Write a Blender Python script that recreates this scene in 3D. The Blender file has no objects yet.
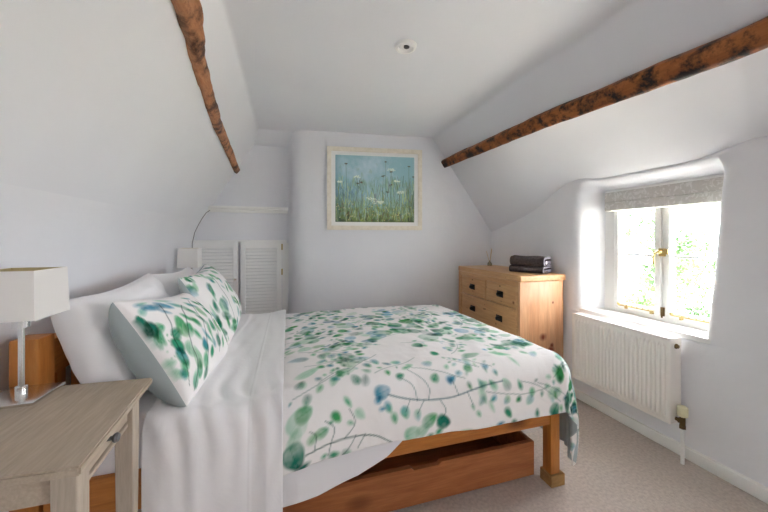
import bpy, bmesh, math, random
import numpy as np
from mathutils import Vector, Matrix, noise

random.seed(7)
rng = np.random.default_rng(11)
PI = math.pi
S = bpy.context.scene
COL = S.collection

# ------------------------------------------------------------------ helpers
def lin(r, g, b):
    f = lambda c: (c/255)/12.92 if c/255 <= .04045 else ((c/255+.055)/1.055)**2.4
    return (f(r), f(g), f(b), 1)

def link(name, me, m=None, parent=None, smooth=True):
    o = bpy.data.objects.new(name, me)
    COL.objects.link(o)
    if m is not None:
        for mm in (m if isinstance(m, (list, tuple)) else [m]):
            me.materials.append(mm)
    if smooth:
        for p in me.polygons: p.use_smooth = True
    if parent is not None: o.parent = parent
    return o

def obj(name, bm, m=None, parent=None, smooth=True, sharp=35):
    bmesh.ops.recalc_face_normals(bm, faces=bm.faces[:])
    if smooth:
        for e in bm.edges:
            if len(e.link_faces) == 2 and e.calc_face_angle(0) > math.radians(sharp): e.smooth = False
    me = bpy.data.meshes.new(name); bm.to_mesh(me); bm.free()
    return link(name, me, m, parent, smooth)

def thing(name, label, cat, loc=(0, 0, 0), rotz=0, group=None):
    o = bpy.data.objects.new(name, None); COL.objects.link(o)
    o.empty_display_size = .1
    o.location = loc; o.rotation_euler = (0, 0, rotz)
    return tag(o, label, cat, group)

def tag(o, label, cat, group=None):
    o['label'] = label; o['category'] = cat
    if group: o['group'] = group
    return o

def struct(o):
    o['kind'] = 'structure'; return o

def dup(root, label, loc=None, rot=None, group=None):
    r = root.copy(); COL.objects.link(r)
    if loc: r.location = loc
    if rot: r.rotation_euler = rot
    r['label'] = label
    if group: r['group'] = group
    for ch in list(root.children):
        c = ch.copy(); COL.objects.link(c); c.parent = r
        for g in list(ch.children):
            d = g.copy(); COL.objects.link(d); d.parent = c
    return r

def box(bm, x0, x1, y0, y1, z0, z1, bev=0.0, seg=2):
    r = bmesh.ops.create_cube(bm, size=1)
    vs = r['verts']
    for v in vs:
        v.co.x = x0+(v.co.x+.5)*(x1-x0); v.co.y = y0+(v.co.y+.5)*(y1-y0); v.co.z = z0+(v.co.z+.5)*(z1-z0)
    if bev > 0:
        es = list({e for v in vs for e in v.link_edges})
        bmesh.ops.bevel(bm, geom=es, offset=bev, segments=seg, profile=.6, affect='EDGES')
    return vs

def bx(*a, **k):
    bm = bmesh.new(); box(bm, *a, **k); return bm

def tube(bm, pts, rad, n=12, cap=True):
    pts = [Vector(p) for p in pts]
    rads = rad if isinstance(rad, (list, tuple)) else [rad]*len(pts)
    rings = []
    up = None
    for i, p in enumerate(pts):
        d = (pts[min(i+1, len(pts)-1)]-pts[max(i-1, 0)]).normalized()
        if up is None:
            up = Vector((0, 0, 1)) if abs(d.z) < .9 else Vector((1, 0, 0))
        a = d.cross(up).normalized(); b = a.cross(d).normalized(); up = b
        rings.append([bm.verts.new(p+(a*math.cos(2*PI*k/n)+b*math.sin(2*PI*k/n))*rads[i]) for k in range(n)])
    for i in range(len(rings)-1):
        for k in range(n):
            bm.faces.new((rings[i][k], rings[i][(k+1) % n], rings[i+1][(k+1) % n], rings[i+1][k]))
    if cap:
        bm.faces.new(rings[0]); bm.faces.new(rings[-1])

def tb(pts, rad, n=12):
    bm = bmesh.new(); tube(bm, pts, rad, n); return bm

def lathe(bm, prof, c=(0, 0, 0), n=32, mat=None):
    """prof: list of (r, h) about +z at c; mat optional Matrix"""
    rings = []
    for r, h in prof:
        ring = []
        for k in range(n):
            p = Vector((r*math.cos(2*PI*k/n), r*math.sin(2*PI*k/n), h))
            if mat is not None: p = mat @ p
            ring.append(bm.verts.new(p+Vector(c)))
        rings.append(ring)
    for i in range(len(rings)-1):
        for k in range(n):
            bm.faces.new((rings[i][k], rings[i][(k+1) % n], rings[i+1][(k+1) % n], rings[i+1][k]))
    bm.faces.new(rings[0]); bm.faces.new(rings[-1])

def grid(name, P, mats=None, parent=None, mask=None, smooth=True):
    """P: (n,m,3) array"""
    n, m = P.shape[:2]
    idx = np.arange(n*m).reshape(n, m)
    f = np.stack([idx[:-1, :-1], idx[1:, :-1], idx[1:, 1:], idx[:-1, 1:]], -1).reshape(-1, 4)
    if mask is not None: f = f[mask.reshape(-1)]
    me = bpy.data.meshes.new(name)
    me.from_pydata(P.reshape(-1, 3).tolist(), [], f.tolist())
    me.update()
    return link(name, me, mats, parent, smooth)

def setcol(me, rgb, name='Col'):
    a = me.color_attributes.new(name=name, type='FLOAT_COLOR', domain='POINT')
    buf = np.ones((len(me.vertices), 4), dtype=np.float32); buf[:, :3] = rgb
    a.data.foreach_set('color', buf.ravel())

def fbm(x, y, seed=0, octv=4):
    """cheap smooth pseudo-noise, about -1..1"""
    r = np.random.default_rng(seed); out = np.zeros_like(x, dtype=float); amp = 1; tot = 0; fr = 1
    for o in range(octv):
        s = np.zeros_like(out)
        for k in range(5):
            th = r.uniform(0, 2*PI); ph = r.uniform(0, 2*PI); q = fr*r.uniform(.7, 1.4)
            s += np.sin(q*(x*math.cos(th)+y*math.sin(th))+ph+1.3*np.sin(.6*q*(x*math.sin(th)-y*math.cos(th))+ph*2))
        out += amp*s/2.6; tot += amp; amp *= .5; fr *= 2.1
    return out/tot

# ------------------------------------------------------------------ materials
def mat(name, col=(.8, .8, .8, 1), rough=.5, metal=0, spec=.5):
    m = bpy.data.materials.new(name); m.use_nodes = True
    b = m.node_tree.nodes['Principled BSDF']
    b.inputs['Base Color'].default_value = col; b.inputs['Roughness'].default_value = rough
    b.inputs['Metallic'].default_value = metal; b.inputs['Specular IOR Level'].default_value = spec
    return m

def N(m, t, **k):
    n = m.node_tree.nodes.new(t)
    for a, v in k.items(): setattr(n, a, v)
    return n

def L(m, a, b): m.node_tree.links.new(a, b)

def noisy(name, c1, c2, scale=8, rough=.6, bump=.1, bscale=60, bdist=.002, spec=.3, stretch=(1, 1, 1), metal=0):
    m = mat(name, c1, rough, metal, spec); b = m.node_tree.nodes['Principled BSDF']
    tc = N(m, 'ShaderNodeTexCoord'); mp = N(m, 'ShaderNodeMapping'); mp.inputs['Scale'].default_value = stretch
    L(m, tc.outputs['Object'], mp.inputs['Vector'])
    n1 = N(m, 'ShaderNodeTexNoise'); n1.inputs['Scale'].default_value = scale; n1.inputs['Detail'].default_value = 6
    L(m, mp.outputs[0], n1.inputs['Vector'])
    r = N(m, 'ShaderNodeValToRGB'); r.color_ramp.elements[0].position = .35; r.color_ramp.elements[1].position = .65
    r.color_ramp.elements[0].color = c1; r.color_ramp.elements[1].color = c2
    L(m, n1.outputs['Fac'], r.inputs['Fac']); L(m, r.outputs['Color'], b.inputs['Base Color'])
    n2 = N(m, 'ShaderNodeTexNoise'); n2.inputs['Scale'].default_value = bscale; n2.inputs['Detail'].default_value = 4
    L(m, mp.outputs[0], n2.inputs['Vector'])
    bp = N(m, 'ShaderNodeBump'); bp.inputs['Strength'].default_value = bump; bp.inputs['Distance'].default_value = bdist
    L(m, n2.outputs['Fac'], bp.inputs['Height']); L(m, bp.outputs['Normal'], b.inputs['Normal'])
    return m

def wood(name, c1, c2, cdark, stretch=(1, 12, 12), scale=1.0, rough=.45, knots=True, spec=.35, kscale=4.0, patches=None, at=()):
    """grain runs along the axis with the small stretch value"""
    m = mat(name, c1, rough, 0, spec); b = m.node_tree.nodes['Principled BSDF']
    tc = N(m, 'ShaderNodeTexCoord'); mp = N(m, 'ShaderNodeMapping'); mp.inputs['Scale'].default_value = stretch
    L(m, tc.outputs['Object'], mp.inputs['Vector'])
    w = N(m, 'ShaderNodeTexNoise'); w.inputs['Scale'].default_value = 2.2*scale; w.inputs['Detail'].default_value = 8
    w.inputs['Roughness'].default_value = .62; w.inputs['Distortion'].default_value = .8
    L(m, mp.outputs[0], w.inputs['Vector'])
    r = N(m, 'ShaderNodeValToRGB')
    e = r.color_ramp.elements; e[0].position = .3; e[0].color = c2; e[1].position = .62; e[1].color = c1
    L(m, w.outputs['Fac'], r.inputs['Fac'])
    out = r.outputs['Color']
    fine = N(m, 'ShaderNodeTexNoise'); fine.inputs['Scale'].default_value = 11*scale; fine.inputs['Detail'].default_value = 3
    L(m, mp.outputs[0], fine.inputs['Vector'])
    if knots:
        v = N(m, 'ShaderNodeTexVoronoi'); v.inputs['Scale'].default_value = kscale
        ms = N(m, 'ShaderNodeMapping'); s0 = [1 if s > 2 else .55 for s in stretch]; ms.inputs['Scale'].default_value = s0
        L(m, tc.outputs['Object'], ms.inputs['Vector']); L(m, ms.outputs[0], v.inputs['Vector'])
        kr = N(m, 'ShaderNodeValToRGB'); kr.color_ramp.elements[0].position = .09; kr.color_ramp.elements[0].color = (1, 1, 1, 1)
        kr.color_ramp.elements[1].position = .21; kr.color_ramp.elements[1].color = (0, 0, 0, 1)
        L(m, v.outputs['Distance'], kr.inputs['Fac'])
        mx = N(m, 'ShaderNodeMix', data_type='RGBA'); mx.inputs[7].default_value = cdark
        L(m, kr.outputs['Color'], mx.inputs[0]); L(m, out, mx.inputs[6]); out = mx.outputs[2]
    for (kx, ky, kz, kr_) in at:
        vd = N(m, 'ShaderNodeVectorMath', operation='DISTANCE'); vd.inputs[1].default_value = (kx, ky, kz)
        L(m, tc.outputs['Object'], vd.inputs[0])
        ad = N(m, 'ShaderNodeMath', operation='MULTIPLY_ADD'); ad.inputs[1].default_value = kr_*1.2; ad.inputs[2].default_value = -kr_*.6
        L(m, fine.outputs['Fac'], ad.inputs[0])
        sm = N(m, 'ShaderNodeMath', operation='ADD'); L(m, vd.outputs['Value'], sm.inputs[0]); L(m, ad.outputs[0], sm.inputs[1])
        mr = N(m, 'ShaderNodeMapRange'); mr.inputs['From Min'].default_value = kr_*1.5; mr.inputs['From Max'].default_value = kr_*.5
        L(m, sm.outputs[0], mr.inputs['Value'])
        mx = N(m, 'ShaderNodeMix', data_type='RGBA'); mx.inputs[7].default_value = cdark
        L(m, mr.outputs[0], mx.inputs[0]); L(m, out, mx.inputs[6]); out = mx.outputs[2]
    if patches:
        pn = N(m, 'ShaderNodeTexNoise'); pn.inputs['Scale'].default_value = patches; pn.inputs['Detail'].default_value = 7
        pn.inputs['Roughness'].default_value = .7
        L(m, tc.outputs['Object'], pn.inputs['Vector'])
        pr = N(m, 'ShaderNodeValToRGB'); pr.color_ramp.elements[0].position = .46; pr.color_ramp.elements[0].color = (0, 0, 0, 1)
        pr.color_ramp.elements[1].position = .60; pr.color_ramp.elements[1].color = (1, 1, 1, 1)
        L(m, pn.outputs['Fac'], pr.inputs['Fac'])
        mx = N(m, 'ShaderNodeMix', data_type='RGBA'); mx.inputs[7].default_value = cdark
        L(m, pr.outputs['Color'], mx.inputs[0]); L(m, out, mx.inputs[6]); out = mx.outputs[2]
    fm = N(m, 'ShaderNodeMix', data_type='RGBA', blend_type='MULTIPLY'); fm.inputs[0].default_value = .35
    L(m, out, fm.inputs[6]); L(m, fine.outputs['Fac'], fm.inputs[7])
    br = N(m, 'ShaderNodeBrightContrast'); br.inputs['Bright'].default_value = .0
    L(m, fm.outputs[2], b.inputs['Base Color'])
    bp = N(m, 'ShaderNodeBump'); bp.inputs['Strength'].default_value = .15; bp.inputs['Distance'].default_value = .002
    L(m, fine.outputs['Fac'], bp.inputs['Height']); L(m, bp.outputs['Normal'], b.inputs['Normal'])
    m.node_tree.nodes.remove(br)
    return m

def attr_fabric(name, rough=.85, bump=.25):
    m = mat(name, (.8, .8, .8, 1), rough, 0, .2); b = m.node_tree.nodes['Principled BSDF']
    a = N(m, 'ShaderNodeAttribute'); a.attribute_name = 'Col'; L(m, a.outputs['Color'], b.inputs['Base Color'])
    tc = N(m, 'ShaderNodeTexCoord')
    n = N(m, 'ShaderNodeTexNoise'); n.inputs['Scale'].default_value = 9; n.inputs['Detail'].default_value = 5
    n.inputs['Distortion'].default_value = 1.2
    L(m, tc.outputs['Object'], n.inputs['Vector'])
    bp = N(m, 'ShaderNodeBump'); bp.inputs['Strength'].default_value = bump; bp.inputs['Distance'].default_value = .02
    L(m, n.outputs['Fac'], bp.inputs['Height']); L(m, bp.outputs['Normal'], b.inputs['Normal'])
    return m

def fabric(name, col, bump=.25, scale=7, dist=.015, rough=.85):
    m = mat(name, col, rough, 0, .2); b = m.node_tree.nodes['Principled BSDF']
    tc = N(m, 'ShaderNodeTexCoord')
    n = N(m, 'ShaderNodeTexNoise'); n.inputs['Scale'].default_value = scale; n.inputs['Detail'].default_value = 5
    n.inputs['Distortion'].default_value = 1.5
    L(m, tc.outputs['Object'], n.inputs['Vector'])
    bp = N(m, 'ShaderNodeBump'); bp.inputs['Strength'].default_value = bump; bp.inputs['Distance'].default_value = dist
    L(m, n.outputs['Fac'], bp.inputs['Height']); L(m, bp.outputs['Normal'], b.inputs['Normal'])
    return m

M = {}
M['plaster'] = noisy('white_plaster', lin(232, 233, 237), lin(228, 229, 234), 2.0, .75, .35, 5.5, .02, .2)
M['plaster_soft'] = noisy('white_plaster_lumpy', lin(237, 238, 242), lin(233, 234, 238), 3.0, .6, .5, 4.0, .03, .3)
M['ceil'] = noisy('ceiling_plaster', lin(231, 232, 236), lin(227, 228, 233), 1.5, .8, .25, 4, .015, .15)
M['carpet'] = noisy('beige_carpet', lin(208, 196, 187), lin(190, 178, 170), 70, .95, .9, 260, .004, .05)
M['gloss_white'] = mat('white_gloss_paint', lin(240, 240, 238), .35)
M['cream_paint'] = mat('cream_paint', lin(240, 240, 237), .5)
M['louvre'] = mat('louvre_white', lin(244, 244, 243), .5)
M['rad'] = mat('radiator_enamel', lin(246, 242, 237), .35)
M['rad_valve'] = mat('valve_plastic', lin(228, 222, 186), .45)
M['chrome'] = mat('brushed_chrome', (.78, .77, .75, 1), .22, 1)
M['brass'] = mat('brass', lin(188, 166, 112), .4, .8)
M['pewter'] = mat('pewter', lin(120, 122, 126), .3, 1)
M['darkbrass'] = mat('aged_brass', lin(110, 90, 60), .45, 1)
M['black'] = mat('black_iron', lin(28, 26, 25), .4, .6)
M['pine'] = wood('orange_pine', lin(214, 141, 70), lin(190, 114, 50), lin(110, 55, 25), (1.2, 14, 14), 1, .38)
M['pine_y'] = wood('orange_pine_across', lin(214, 141, 70), lin(190, 114, 50), lin(110, 55, 25), (14, 1.2, 14), 1, .38)
M['pine_z'] = wood('orange_pine_upright', lin(214, 141, 70), lin(190, 114, 50), lin(110, 55, 25), (14, 14, 1.2), 1, .38)
M['redwood'] = wood('red_brown_pine', lin(190, 120, 74), lin(160, 92, 54), lin(90, 40, 22), (1.2, 14, 14), 1, .4)
M['block'] = wood('raw_pine_block', lin(190, 150, 95), lin(165, 120, 70), lin(110, 70, 40), (3, 14, 14), 1, .7, knots=False)
M['waxpine_y'] = wood('waxed_pine_front', lin(226, 178, 126), lin(206, 152, 100), lin(128, 72, 40), (14, 1.2, 14), .9, .35, kscale=5, at=[(-.205, y_, z_, r_) for y_, z_, r_ in ((-.37, .70, .012), (-.22, .68, .008), (-.02, .77, .007), (-.30, .885, .010), (.02, .57, .010), (.01, .61, .008), (.30, .52, .008), (-.15, .48, .010), (.2, .70, .008))])
M['waxpine_z'] = wood('waxed_pine_side', lin(236, 184, 142), lin(218, 160, 116), lin(140, 66, 38), (9, 14, 1.0), .8, .32, kscale=3.2, at=[(.007, -.45, .441, .026), (.083, -.45, .334, .024), (.09, -.45, .37, .014), (-.12, -.45, .20, .018), (.10, -.45, .70, .008)])
M['grey_oak'] = wood('limed_grey_oak', lin(204, 188, 168), lin(192, 175, 154), lin(130, 115, 98), (14, 1.4, 14), 1, .55, knots=False, spec=.25)
M['grey_oak_z'] = wood('limed_grey_oak_leg', lin(204, 190, 172), lin(188, 174, 156), lin(130, 115, 98), (14, 14, 1.4), 1, .55, knots=False, spec=.25)
M['beam'] = wood('old_oak_beam', lin(184, 112, 60), lin(136, 76, 36), lin(40, 25, 17), (9, 1.2, 9), 1.1, .55, patches=11)
M['beam2'] = wood('old_rough_beam', lin(206, 146, 104), lin(170, 108, 66), lin(80, 46, 28), (9, 1.6, 9), 1.3, .6, patches=6)
M['sheet'] = fabric('white_cotton', lin(248, 247, 249), .3, 6, .012)
M['sheet2'] = fabric('grey_white_cotton', lin(240, 239, 242), .2, 5, .01)
M['mattress'] = fabric('white_fitted_sheet', lin(248, 247, 249), .15, 5, .01)
M['floral'] = attr_fabric('watercolour_leaf_cotton')
M['lining'] = fabric('grey_blue_lining', lin(176, 188, 190), .2, 10, .01)
M['shade'] = mat('cream_lampshade', lin(240, 237, 233), .8)
M['shade_in'] = mat('lampshade_lining', lin(205, 190, 145), .7)
M['towel'] = noisy('charcoal_towel', lin(100, 92, 92), lin(82, 75, 74), 60, .95, .8, 220, .004, .05)
M['towel_light'] = noisy('grey_towel_edge', lin(168, 164, 174), lin(140, 136, 146), 60, .95, .8, 200, .004, .05)
M['frame_cream'] = noisy('cream_frame', lin(238, 232, 220), lin(228, 221, 207), 30, .5, .1, 80, .001)
M['mount'] = mat('white_mount', lin(240, 240, 238), .8)
M['reed'] = mat('reed', lin(214, 190, 150), .7)
M['label_white'] = mat('white_tag', lin(235, 235, 240), .7)
M['dark'] = mat('dark_hollow', lin(60, 60, 60), .6)
M['cable'] = mat('grey_cable', lin(150, 150, 150), .5)
# blind fabric with faint pale print
def blind_mat():
    m = mat('patterned_blind_linen', lin(190, 186, 180), .9, 0, .1); b = m.node_tree.nodes['Principled BSDF']
    tc = N(m, 'ShaderNodeTexCoord'); n = N(m, 'ShaderNodeTexNoise'); n.inputs['Scale'].default_value = 22; n.inputs['Detail'].default_value = 4
    n.inputs['Distortion'].default_value = 2.0; L(m, tc.outputs['Object'], n.inputs['Vector'])
    r = N(m, 'ShaderNodeValToRGB'); r.color_ramp.elements[0].position = .5; r.color_ramp.elements[1].position = .58
    r.color_ramp.elements[0].color = lin(206, 203, 198); r.color_ramp.elements[1].color = lin(224, 222, 219)
    L(m, n.outputs['Fac'], r.inputs['Fac']); L(m, r.outputs['Color'], b.inputs['Base Color'])
    return m
M['blind'] = blind_mat()
def glass_mat(name='window_glass', tint=(1, 1, 1, 1), refl=.06):
    m = bpy.data.materials.new(name); m.use_nodes = True; nt = m.node_tree
    nt.nodes.remove(nt.nodes['Principled BSDF']); out = nt.nodes['Material Output']
    t = N(m, 'ShaderNodeBsdfTransparent'); t.inputs[0].default_value = tint
    g = N(m, 'ShaderNodeBsdfGlossy'); g.inputs['Roughness'].default_value = .02
    mx = N(m, 'ShaderNodeMixShader'); mx.inputs[0].default_value = refl
    L(m, t.outputs[0], mx.inputs[1]); L(m, g.outputs[0], mx.inputs[2]); L(m, mx.outputs[0], out.inputs[0])
    return m
M['glass'] = glass_mat()
M['bottle'] = glass_mat('bottle_glass', (.86, .84, .76, 1), .12)
def painted():
    m = mat('painted_print', (.8, .8, .8, 1), .35, 0, .4); b = m.node_tree.nodes['Principled BSDF']
    a = N(m, 'ShaderNodeAttribute'); a.attribute_name = 'Col'; L(m, a.outputs['Color'], b.inputs['Base Color']); return m
M['print'] = painted()
M['leaf'] = noisy('garden_leaf', lin(72, 102, 54), lin(42, 70, 32), 1.3, .6, .1, 20, .01, .3)
M['bark'] = noisy('bark', lin(96, 80, 62), lin(66, 54, 42), 8, .9, .6, 20, .02, .1, (1, 1, .2))
M['gravel'] = noisy('pale_gravel', lin(206, 200, 184), lin(184, 178, 164), 3, .95, .6, 60, .03, .05)

# ------------------------------------------------------------------ room dimensions
XL, XR = -.86, 2.09
YF, YA = -1.35, 3.45
ZC = 2.226

def ztop(y):     # height of the right wall under the slope: a swept-up dormer round the window
    ys = [-1.5, -.4, .3, .98, 1.16, 1.72, 1.9, 2.08, 2.33, 2.6, 2.98, 3.6]
    zs = [1.60, 1.60, 1.61, 1.675, 1.615, 1.612, 1.655, 1.590, 1.44, 1.355, 1.255, 1.25]
    return np.interp(y, ys, zs)
def ztop_s(y):
    return sum(ztop(y+d) for d in (-.09, -.06, -.03, 0, .03, .06, .09))/7

# floor
struct(obj('floor', bx(XL-.05, XR+.05, YF-.05, YA+.05, -.06, 0), M['carpet'], smooth=False))

# right wall with deep splayed window recess -------------------------------
D = .215
# horizontal lines: (y at top, y at bottom, depth fraction)
yl = [(y, y, 0) for y in np.linspace(YF, .95, 32)]
edgeR = [(-.055, 0), (-.04, .012), (-.026, .035), (-.014, .07), (-.005, .13), (0, .22), (.006, .45), (.010, .75), (.014, 1.0)]
for dy, fr in edgeR: yl.append((1.062+dy, 1.13+dy, fr))
for q in np.linspace(0, 1, 14): yl.append((1.095+.675*q, 1.165+.605*q, 1.0))
edgeL = [(-.095, 1.0), (-.070, .75), (-.045, .5), (-.022, .28), (-.004, .14), (.014, .06), (.035, .022), (.06, 0)]
for dy, fr in edgeL: yl.append((1.885+dy, 1.895+dy, fr))
yl += [(y, y, 0) for y in np.linspace(1.99, YA, 40)]
zl = [(z, 0) for z in np.linspace(0, .60, 10)]+[(.63, 0), (.648, 0), (.650, .05), (.651, .5), (.652, 1)]
zl += [(z, 1) for z in np.linspace(.70, 1.54, 18)]
zl += [(1.560, 1), (1.571, .86), (1.584, .62), (1.599, .40), (1.612, .24), (1.624, .13), (1.635, .06), (1.644, .02), (1.651, 0), (1.66, 0), (1.70, 0)]
ZT0 = 1.66
P = np.zeros((len(yl), len(zl), 3))
for i, (yt, yb, fa) in enumerate(yl):
    for j, (z, fb) in enumerate(zl):
        k = min(max((z-.65)/.9, 0), 1)
        y = yb+(yt-yb)*k
        zz = z*float(ztop_s(y))/ZT0 if z > .66 and (y > 1.9 or y < 1.0) else (z if z <= 1.5 or not (y > 1.9 or y < 1.0) else z)
        d = D*fa*fb
        wob = .006*math.sin(3.1*y+1.2*z)+.005*math.sin(5.3*z+2*y)
        if z > 1.5: wob *= max(0, 1-(z-1.5)/.1)
        P[i, j] = (XR+d+wob*(1-fa*fb)+(.03 if z > 1.69 else 0), y, zz)
# clean the near/far scaling so rows stay ordered
for i in range(P.shape[0]):
    y = P[i, 5, 1]
    zt = float(ztop_s(y))
    for j, (z, fb) in enumerate(zl):
        if z > .66: P[i, j, 2] = .66+(z-.66)*(zt-.66)/(ZT0-.66)
mask = np.ones((len(yl)-1, len(zl)-1), bool)
cy = (P[:-1, :-1, 1]+P[1:, 1:, 1])/2; cz = (P[:-1, :-1, 2]+P[1:, 1:, 2])/2
fA = np.array([a[2] for a in yl]); fB = np.array([b[1] for b in zl])
solid = (fA[:-1, None] >= 1) & (fA[1:, None] >= 1) & (fB[None, :-1] >= 1) & (fB[None, 1:] >= 1)
WB = (P[3, 0, 1], P[14, 0, 1])      # opening added out of view behind the camera to let in fill daylight
jz = [j for j in range(len(zl)) if .80 < P[5, j, 2] < 1.5]; ZB = (P[5, jz[0], 2], P[5, jz[-1], 2])
solid[3:14, jz[0]:jz[-1]] = True
wr = grid('wall_right', P, M['plaster_soft'], mask=~solid); struct(wr)

# ceiling: left slope, flat, right slope (one plaster surface) ---------------
ys = np.concatenate([np.linspace(YF, .9, 26), np.linspace(.95, 2.7, 60), np.linspace(2.75, YA+.06, 12)])
rows = []
for y in ys:
    zt = float(ztop_s(y)); xe = 1.42+.05*np.clip((2.0-y)/1.5, 0, 1)
    pr = [(-.797, 1.36)]
    for t in np.linspace(.12, .93, 8): pr.append((-.797+(.523)*t, 1.36+(.866)*t))
    pr += [(-.283, 2.208), (-.277, 2.219), (-.268, 2.2245), (-.255, ZC)]
    for x in np.linspace(-.1, xe-.09, 12): pr.append((x, ZC))
    pr += [(xe-.022, ZC-.001), (xe-.006, ZC-.008), (xe+.008, ZC-.026), (xe+.03, ZC-.062)]
    bxp, bzp = 1.60, 1.955
    for t in np.linspace(.2, 1, 6): pr.append((xe+.03+(bxp-xe-.03)*t, ZC-.062+(bzp-ZC+.062)*t))
    # lower part under the beam to the wall top, softly arched where the dormer sweeps up
    up = (zt-1.235)/.43
    for t in np.linspace(.08, 1, 14):
        x = bxp+(XR-bxp)*t
        z = bzp+(zt-bzp)*t
        z += min(1, max(0, (2.66-y)/.2))*.05*math.sin(PI*t**.9)*min(1, .35+.65*up) - up*.03*max(0, (t-.8)/.2)*(1-max(0, (t-.8)/.2))
        pr.append((x, z))
    dx_, dz_ = pr[-1][0]-pr[-2][0], pr[-1][1]-pr[-2][1]; k_ = .03/dx_
    pr = [(-.8175, 1.334)]+pr+[(XR+.03, zt+dz_*k_+.002)]
    rows.append([(x, y, z+(.005*math.sin(2.3*y+4*x) if -.2 < x < 2.0 else 0)) for x, z in pr])
CP = np.array(rows)
ce = grid('ceiling', CP, M['ceil']); struct(ce)

# left wall with soft knee ---------------------------------------------------
rows = []
for y in np.linspace(YF, YA+.05, 60):
    w = .006*math.sin(2.1*y)
    pr = [(XL+w, z) for z in np.linspace(0, 1.17, 8)]
    pr += [(XL+.001+w*.8, 1.21), (XL+.006+w*.5, 1.245), (XL+.016, 1.278), (XL+.031, 1.31), (XL+.047, 1.336), (-.797, 1.36)]
    rows.append([(x, y, z) for x, z in pr])
struct(grid('wall_left', np.array(rows), M['plaster']))

# back wall: alcove, rounded chimney breast, slightly skewed front -----------
pl = [(-.93, YA), (-.5, YA), (-.1, YA), (-.02, YA-.005), (.005, 3.42), (.018, 3.36), (.028, 3.30), (.045, 3.24), (.075, 3.195), (.12, 3.165), (.18, 3.148)]
for x in np.linspace(.28, 1.30, 12): pl.append((x, 3.148-(x-.18)*.1405))
for x in np.linspace(1.40, 2.3, 8): pl.append((x, 2.988-(x-1.3)*.03))
rows = []
for (x, y) in pl:
    r = []
    for z in np.linspace(0, 2.32, 26):
        fl = .035*max(0, 1-z/.9)**1.5 if -.02 <= x <= .18 else 0
        r.append((x-fl, y-fl*.5+.004*math.sin(4*z+3*x), z))
    rows.append(r)
struct(grid('wall_back', np.array(rows), M['plaster']))
# slanting plaster fillet where alcove meets the ceiling
bm = bmesh.new()
vs = [bm.verts.new(p) for p in ((-.30, 3.22, 2.228), (.06, 3.22, 2.228), (.06, 3.46, 2.13), (-.35, 3.46, 2.13))]
bm.faces.new(vs)
struct(obj('trim_1', bm, M['plaster'], smooth=False))

# wall behind the camera; unseen fill window added in the right wall --------------------------------
bm = bmesh.new()
def quad(a, b, c, d): bm.faces.new([bm.verts.new(p) for p in (a, b, c, d)])
quad((-1.0, YF, -.05), (2.3, YF, -.05), (2.3, YF, 2.4), (-1.0, YF, 2.4))
struct(obj('wall_front', bm, M['plaster'], smooth=False))
w2 = bpy.data.objects.new('fill_window', None); COL.objects.link(w2); w2.location = (XR+.2, (WB[0]+WB[1])/2, ZB[0]); struct(w2)
bm = bmesh.new(); hw = (WB[1]-WB[0])/2; hh = ZB[1]-ZB[0]
box(bm, -.21, .05, -hw-.04, -hw, -.03, hh+.03); box(bm, -.21, .05, hw, hw+.04, -.03, hh+.03); box(bm, -.21, .05, -hw, hw, -.03, 0); box(bm, -.21, .05, -hw, hw, hh, hh+.03)
obj('fill_window_lining', bm, M['gloss_white'], w2, smooth=False)
bm = bmesh.new()
box(bm, -.03, .03, -hw, hw, 0, .05); box(bm, -.03, .03, -hw, hw, hh-.05, hh)
for yy in (-hw, -.025, hw-.05): box(bm, -.03, .03, yy, yy+.05, 0, hh)
obj('window_frame', bm, M['gloss_white'], w2, smooth=False)
obj('pane', bx(-.003, .003, -hw, hw, .02, hh-.02), M['glass'], w2, smooth=False)

# baseboards
struct(obj('baseboard_right', bx(XR-.022, XR+.01, YF, 2.94, 0, .062, bev=.005), M['cream_paint']))
struct(obj('baseboard_left', bx(XL-.01, XL+.016, YF, YA-.02, 0, .07, bev=.004), M['gloss_white']))
bm = bmesh.new()
box(bm, 0, 1.14, -.016, .004, 0, .07, bev=.004)
o = struct(obj('baseboard_back', bm, M['gloss_white'])); o.location = (.20, 3.143, 0); o.rotation_euler = (0, 0, -math.atan(.1405))

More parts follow.
